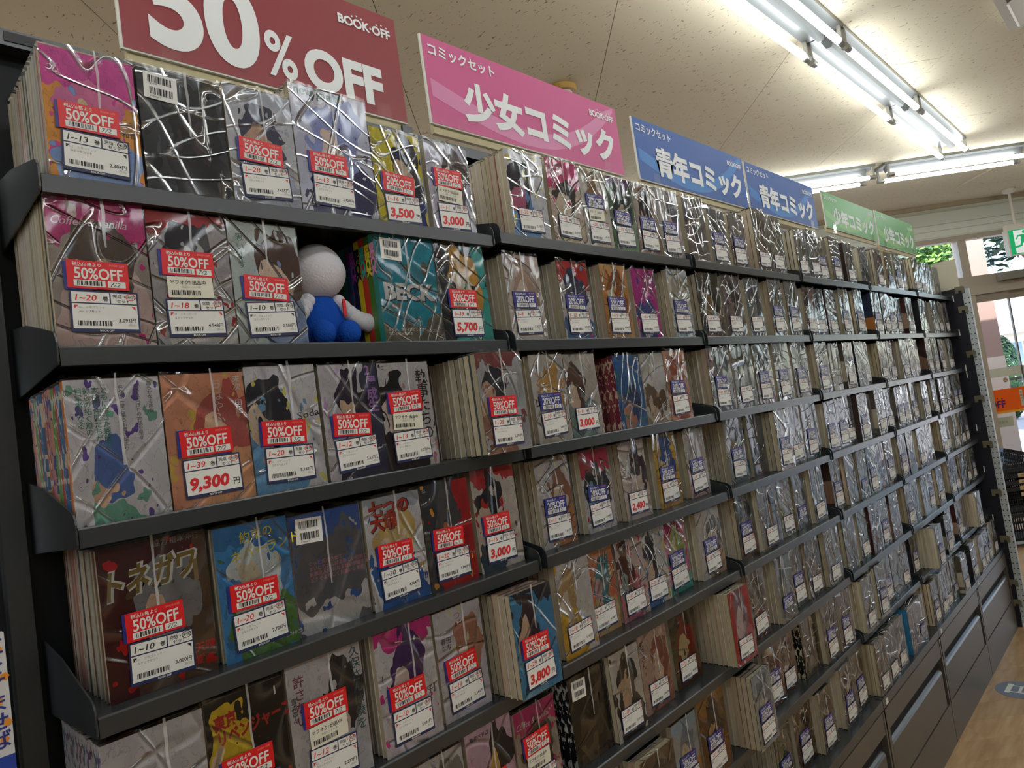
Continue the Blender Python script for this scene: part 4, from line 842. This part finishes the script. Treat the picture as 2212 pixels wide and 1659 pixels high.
  ('salmon', dict(cols='e09878 f0b89c c86a50 f4d8c0 d87c64', style='F', disc=2, rng_='1~9'))],
(2,4): [('pale pink and tan', dict(cols='dcd4d8 e0d8b0 a87860 f0d8c4 c88a5c', style='R', disc=2, rng_='1~11')),
  ('crimson and white', dict(cols='dcdce0 cc2c54 40404c 8ab8d0 e4e0e0', style='T', disc=2, rng_='1~11', titles=[('兄', .1, .55, .05, '28282e', {'b': 0})])),
  ('blush pink', dict(cols='e6d8d4 dccfa0 50424c f0dccf e4d0cc', style='R', rng_='1~9', price='2,400', big=True)),
  ('golden yellow', dict(cols='e0b43c f0cc60 3c60a8 f0d8a8 d89838', style='F', disc=2, rng_='1~16')),
  ('pale grey', dict(cols='dcdcdc e4e2e0 c8c0bc e8dcd4 d8b8b8', style='F', disc=2, rng_='1~9'))],
(2,5): [('white and golden', dict(cols='e4e0e0 e8e4e4 c8a878 f0e0d0 e8b83c', style='L', rng_='1~10')),
  ('orange and teal', dict(cols='e08060 e8a078 4c8a94 d8b0c0 e4c088', style='F', rng_='1~11')),
  ('pink with brown doorway', dict(cols='e4ccc8 d8506c 5c3028 a0b0b4 e07c90', style='L', rng_='1~10')),
  ('white with blue trousers', dict(cols='e6e4e6 e8d870 3a3a44 ecd0bc 5a88c4', style='L', rng_='1~20')),
  ('green and magenta', dict(cols='dc88a8 c8286c a8c468 ecd4bc 4cb0a0', style='F', disc=2, rng_='1~11')),
  ('white and tan', dict(cols='e0dcd8 dcd0c8 6a645c ecd4b8 c8a888', style='R', disc=2, rng_='1~16'))],
(2,6): [('black back with white label', dict(cols='24201e 38302c 4a3a2c 6a5840 54402c', style='W', side='s', back=True, spines=[('16161a', 'c8c8c8'), ('1a1a1e', 'd0d0d0')])),
  ('white and black coat', dict(cols='dcd6d0 d8d0c8 2a2624 d8b898 34302e', style='F', rng_='1~37')),
  ('brown pink', dict(cols='c8a898 d8b8a8 9a5a4c e8c8b0 b87c6a', style='R', rng_='1~20', titles=[('式\n守\nさ\nん', .05, .85, .016, '2c2420', {})])),
  ('dark olive and red', dict(cols='5a4c30 3c3428 8a2c24 c8b080 6a3c24', style='F', rng_='1~15')),
  ('overhanging scarlet', dict(cols='c8343c d84850 a07888 ecd8dc d8707c', style='F', rng_='1~22'))],
(2,7): [('overhanging brown', dict(cols='6a5440 806850 4a3c34 c8a880 8a6c50', style='F', rng_='1~9')),
  ('pale blue and orange', dict(cols='b8bcc0 a8c0d0 8a98a8 dcc8b0 d89c5c', style='F', disc=2, rng_='1~9')),
  ('dark amber', dict(cols='6a4828 a06c28 3c3020 d8b070 8a5a2c', style='F', disc=2, rng_='1~17')),
  ('overhanging silvery blue', dict(cols='c8c8c0 b0bcc4 8a94a0 e0d8c8 a8b4bc', style='F', disc=2, rng_='1~12'))],
(3,1): [('pale grey back', dict(cols='c8c4c0 d4d0cc 8a8aa4 dcb4b0 bcb0a8', style='L', depth=.12)),
  ('silvery', dict(cols='d0d0d4 c8c8cc 9a9aa8 e0d8d0 c4c8cc', style='F', disc=2, rng_='1~9')),
  ('white and red', dict(cols='dcd8d4 d8d4cc 8a7a70 e8d8c8 c85a4c', style='W', disc=2, rng_='1~11')),
  ('silvery tall', dict(cols='d8d4cc c8c0b4 a8947c e8dcc8 c89c84', style='F', rng_='1~13')),
  ('silvery cream', dict(cols='dcd8d0 d0ccc4 b0a490 e8e0d0 c4bcb0', style='F', rng_='1~8'))],
(3,2): [('dark green and black', dict(cols='5a6450 44503c 2a2c30 c89c60 a8744c', style='F', rng_='1~24')),
  ('mauve', dict(cols='b8a4a4 a89094 5a4850 dcc4b8 98848c', style='F', rng_='1~13')),
  ('silver and blue', dict(cols='c8ccd0 b4c4d0 7a8494 e0dcd4 98a8b8', style='F', rng_='1~10')),
  ('white glossy', dict(cols='dcdcd8 d0d4d4 a4a49c e8e4d8 c4ccd0', style='F', disc=2, rng_='1~9')),
  ('white glazed', dict(cols='dcdad4 d4d4d0 a8a498 e8e4d8 c8c8c8', style='F', disc=2, rng_='1~7'))],
(3,3): [('white with red letters', dict(cols='d8d8d8 c0c0c4 6a6a70 dccabc 9a94a4', style='R', disc=2, rng_='1~24', titles=[('A\nア\nマ', .04, .84, .03, 'c82c30', {'b': .05, 'lh': .9})])),
  ('grey monochrome', dict(cols='ccd0cc b4bcb8 6a706c dcdcd4 98a09c', style='F', rng_='1~19')),
  ('red and blue', dict(cols='c4ccd0 b8c4cc 4a5a70 dcc8bc b04a54', style='F', disc=2, rng_='1~18')),
  ('cream grey', dict(cols='ccc8c0 c0bcb4 8a8880 e4dccc b4b0a8', style='F', disc=2, rng_='1~16')),
  ('charcoal and rust', dict(cols='6a6c70 585a60 44464c c89878 a05040', style='F', disc=2, rng_='1~15'))],
(3,4): [('beige colourful', dict(cols='d8d0c4 c8c4bc 3c4048 e0b878 6a9498', style='F', disc=2, rng_='1~21')),
  ('grey blue back', dict(cols='8a98a4 a0acb4 6a7a88 d8a8a0 a08090', style='W', depth=.05)),
  ('white and pink', dict(cols='e2dcd8 e8d8d4 b8a49c f0e0d4 e8a890', style='F', disc=2, rng_='1~12')),
  ('grey mauve', dict(cols='c0b8bc b0a8b0 6a6068 dcc4b0 a89498', style='F', rng_='1~14')),
  ('dark with teal foot', dict(cols='5c5a58 6a6660 34343a c89060 3c8894', style='F', disc=2, rng_='1~13'))],
(3,5): [('teal grey', dict(cols='98acac 88a0a4 4c5c60 d8b894 c87c5c', style='F', disc=2, rng_='1~12')),
  ('tan with red letters', dict(cols='c8b498 d8ccb8 4a3c48 e0c8a8 54406a', style='R', rng_='1~16', titles=[('推\nし\nの', .05, .68, .022, 'c82430', {'b': .05})])),
  ('yellow and pink', dict(cols='e0d4a0 e8d8b0 c88ca0 f0dcc0 dcc470', style='F', rng_='1~8')),
  ('pale silver', dict(cols='d4d4d4 c8ccd0 9a9aa0 e4dcd4 c0c0c8', style='F', disc=2)),
  ('white crinkled', dict(cols='dcdcd8 d4d4d0 b0aca4 e8e4dc c8c8c8', style='F', rng_='1~9'))],
(3,6): [('brown and scarlet back', dict(cols='a89888 b8a898 4a3c3a d8bca0 b83c44', style='F', rng_='1~12')),
  ('icy white', dict(cols='d8dce0 c8d0d8 9aa4b0 e4e4e0 b4bcc8', style='F', disc=2)),
  ('white and violet', dict(cols='d8d4cc ccc8c4 94889c e8dcc8 c4b8a4', style='F', disc=2, rng_='1~8')),
  ('slate and orange', dict(cols='6a6c68 7c7a74 40443f d89868 a87850', style='F', rng_='1~17')),
  ('tan and white', dict(cols='d8c8a8 ccbc9c a88c60 ece0c8 c8b890', style='F', rng_='1~13'))],
(3,7): [('pink and scarlet', dict(cols='d8b0a8 e0c8b8 a04450 ecd4bc d88868', style='F', disc=2, rng_='1~11')),
  ('orange brown', dict(cols='c88c50 d8a060 7a5030 e8c090 b87c44', style='F', rng_='1~8')),
  ('tan with black spines', dict(cols='a89878 b8a888 6a5c44 c8b48c 988464', style='W', side='s', spines=[('121214', 'c8c0a0'), ('141416', 'd0c8a8')], titles=[])),
  ('pale tan', dict(cols='c8b898 bcac8c 8a7854 d8c8a4 b09c78', style='F', disc=2, rng_='1~14')),
  ('pinkish orange', dict(cols='d8b8a0 d0a890 a87058 e8d4bc c89078', style='F', disc=2, rng_='1~10'))],
(3,8): [('white and green', dict(cols='dcd8c8 d0d4bc 6a9048 e4dcc8 88a868', style='W', disc=2)),
  ('amber', dict(cols='a87c48 b88c54 6a4c2c d0ac78 98703c', style='F', disc=2, rng_='1~9')),
  ('tan, front row', dict(cols='b89c70 c8ac80 8a6840 d8c09a a88858', style='F', disc=2, rng_='1~12')),
  ('white and plum', dict(cols='d8c8b8 ccb8b0 7a5868 e0d0c0 b0a0a8', style='F', disc=2, rng_='1~9')),
  ('cream', dict(cols='d8cdb0 ccc0a4 a08c68 e0d4b8 c4b490', style='F', disc=2, rng_='1~9'))],
}
for key, rows in SPEC.items():
    bay, row = key
    for i, (cname, kw) in enumerate(rows):
        x, w, y, h = T[key][i]
        if key[0] >= 2: kw.setdefault('dv', 0.0)
        comic_set(bay, row, i, x, w, y, h, cname, **kw)
# hidden start of lower shelves in the nearest bay, and the far bays
FARC = [('white', 'dfddd8 d4d4d2 a8a49c e8e2d8 c8ccd0'), ('silver', 'd0d2d6 c4c8ce 8a8e98 e0d8d0 b4bcc4'), ('cream', 'dcd4c0 d0c8b0 a89474 ece0c8 c8bc9c'), ('pink', 'dcc4c0 d4b0b0 8a5a60 ecd8c8 d89088'), ('pale blue', 'c4d0dc b4c4d4 5a6c88 e0d8cc 94acc8'), ('red', 'd0a8a0 c04a48 4a3438 e4ccb8 b85048'), ('tan', 'c8b494 bca684 7a6444 dcc8a0 ac9468'), ('grey', 'b8b8b8 a8a8ac 54565c d8ccc0 8a8c94'), ('lilac', 'cfc6d6 bcb0c8 6a5c78 e4d8d4 a898b4'), ('yellow', 'dccc88 d4bc60 7a6438 ecdcb0 c4a850'), ('mint', 'c0d4c4 a8c4b0 50685c e0dccc 8cb09c')]
SPN = [[('24262c', '8a8478')], [('4a2024', 'b89880')], [('2c3a58', 'c88040')], [('5a564c', 'c8c0ac')], [('6e6a60', '2a2a2c')], [('3a2a26', '90705a')]]
FR = random.Random(42)
SPECIAL = {(4, 8): [('p', .0, 0), ('s', .0, 0), ('p', .0, 0), ('c', -.02, .07), ('p', -.02, 0), ('p', -.02, 0)]}
for bay in (4, 5, 6):
    for row in range(1, 9):
        x = (bay-1)*BW+.02+FR.uniform(0, .02); end = bay*BW-.016; i = 0
        while True:
            w = FR.uniform(.102, .114); 
            if x+w > end: break
            side = 'p' if FR.random() < .74 else 's'; y = FR.choice((.012, .014, .02, .03)); gap = FR.choice((.003, .004, .012, .02, .028, .038, .05))
            cn, cc = FR.choice(FARC if row > 1 else FARC[:5]); sp = FR.choice(SPN)
            if (bay, row) in SPECIAL and i < len(SPECIAL[(bay, row)]):
                s_, y2, g2 = SPECIAL[(bay, row)][i]; side = 's' if s_ in 'sc' else 'p'; y = y2 or y; x = min(x+g2, end-w)
                if s_ == 'c': sp = [('2f7fb0', 'd8843a')]
                if s_ == 's': sp = [('14243a', 'a03a4a')]
                gap = .003
            if row == 7 and FR.random() < .3: y = FR.uniform(-.04, .0)
            if row == 8: y = FR.uniform(-.03, -.012)
            comic_set(bay, row, i, x, w, y, FR.choice((.172, .174, .176, .182)), cn, side=side, spines=sp, cols=cc, style=FR.choice('FRLWS'), disc=2 if FR.random() < .35 else 0, rng_=FR.choice(('1~8', '1~10', '1~12', '1~9', '')), fine=False, depth=FR.choice((.12, .15, .17, .18)))
            x += w+gap; i += 1
            if i > 8: break
# lettering on the teal set's spines
beck = next(o for o in COL.objects if o.name.startswith('comic_set') and 'white-titled' in o.get('label', ''))
for i, (q, hx) in enumerate(zip([c for c in beck.children if c.name.startswith('book')][:5], ('f0a0c8', 'e8d838', '38b0a0', '1c1c20', 'b050c0'))):
    mb = MB(); mb.text('BECK', -.0045, .168, .0165, bold=.06, rot=-math.pi/2, xs=1.35, res=3); mb.v = [(-.0006, -a, c) for a, b_, c in mb.v]
    o = mb.build('spine_lettering', mat('spine '+hx, hx, .5), beck); o.location = (0, q.location.y, 0)
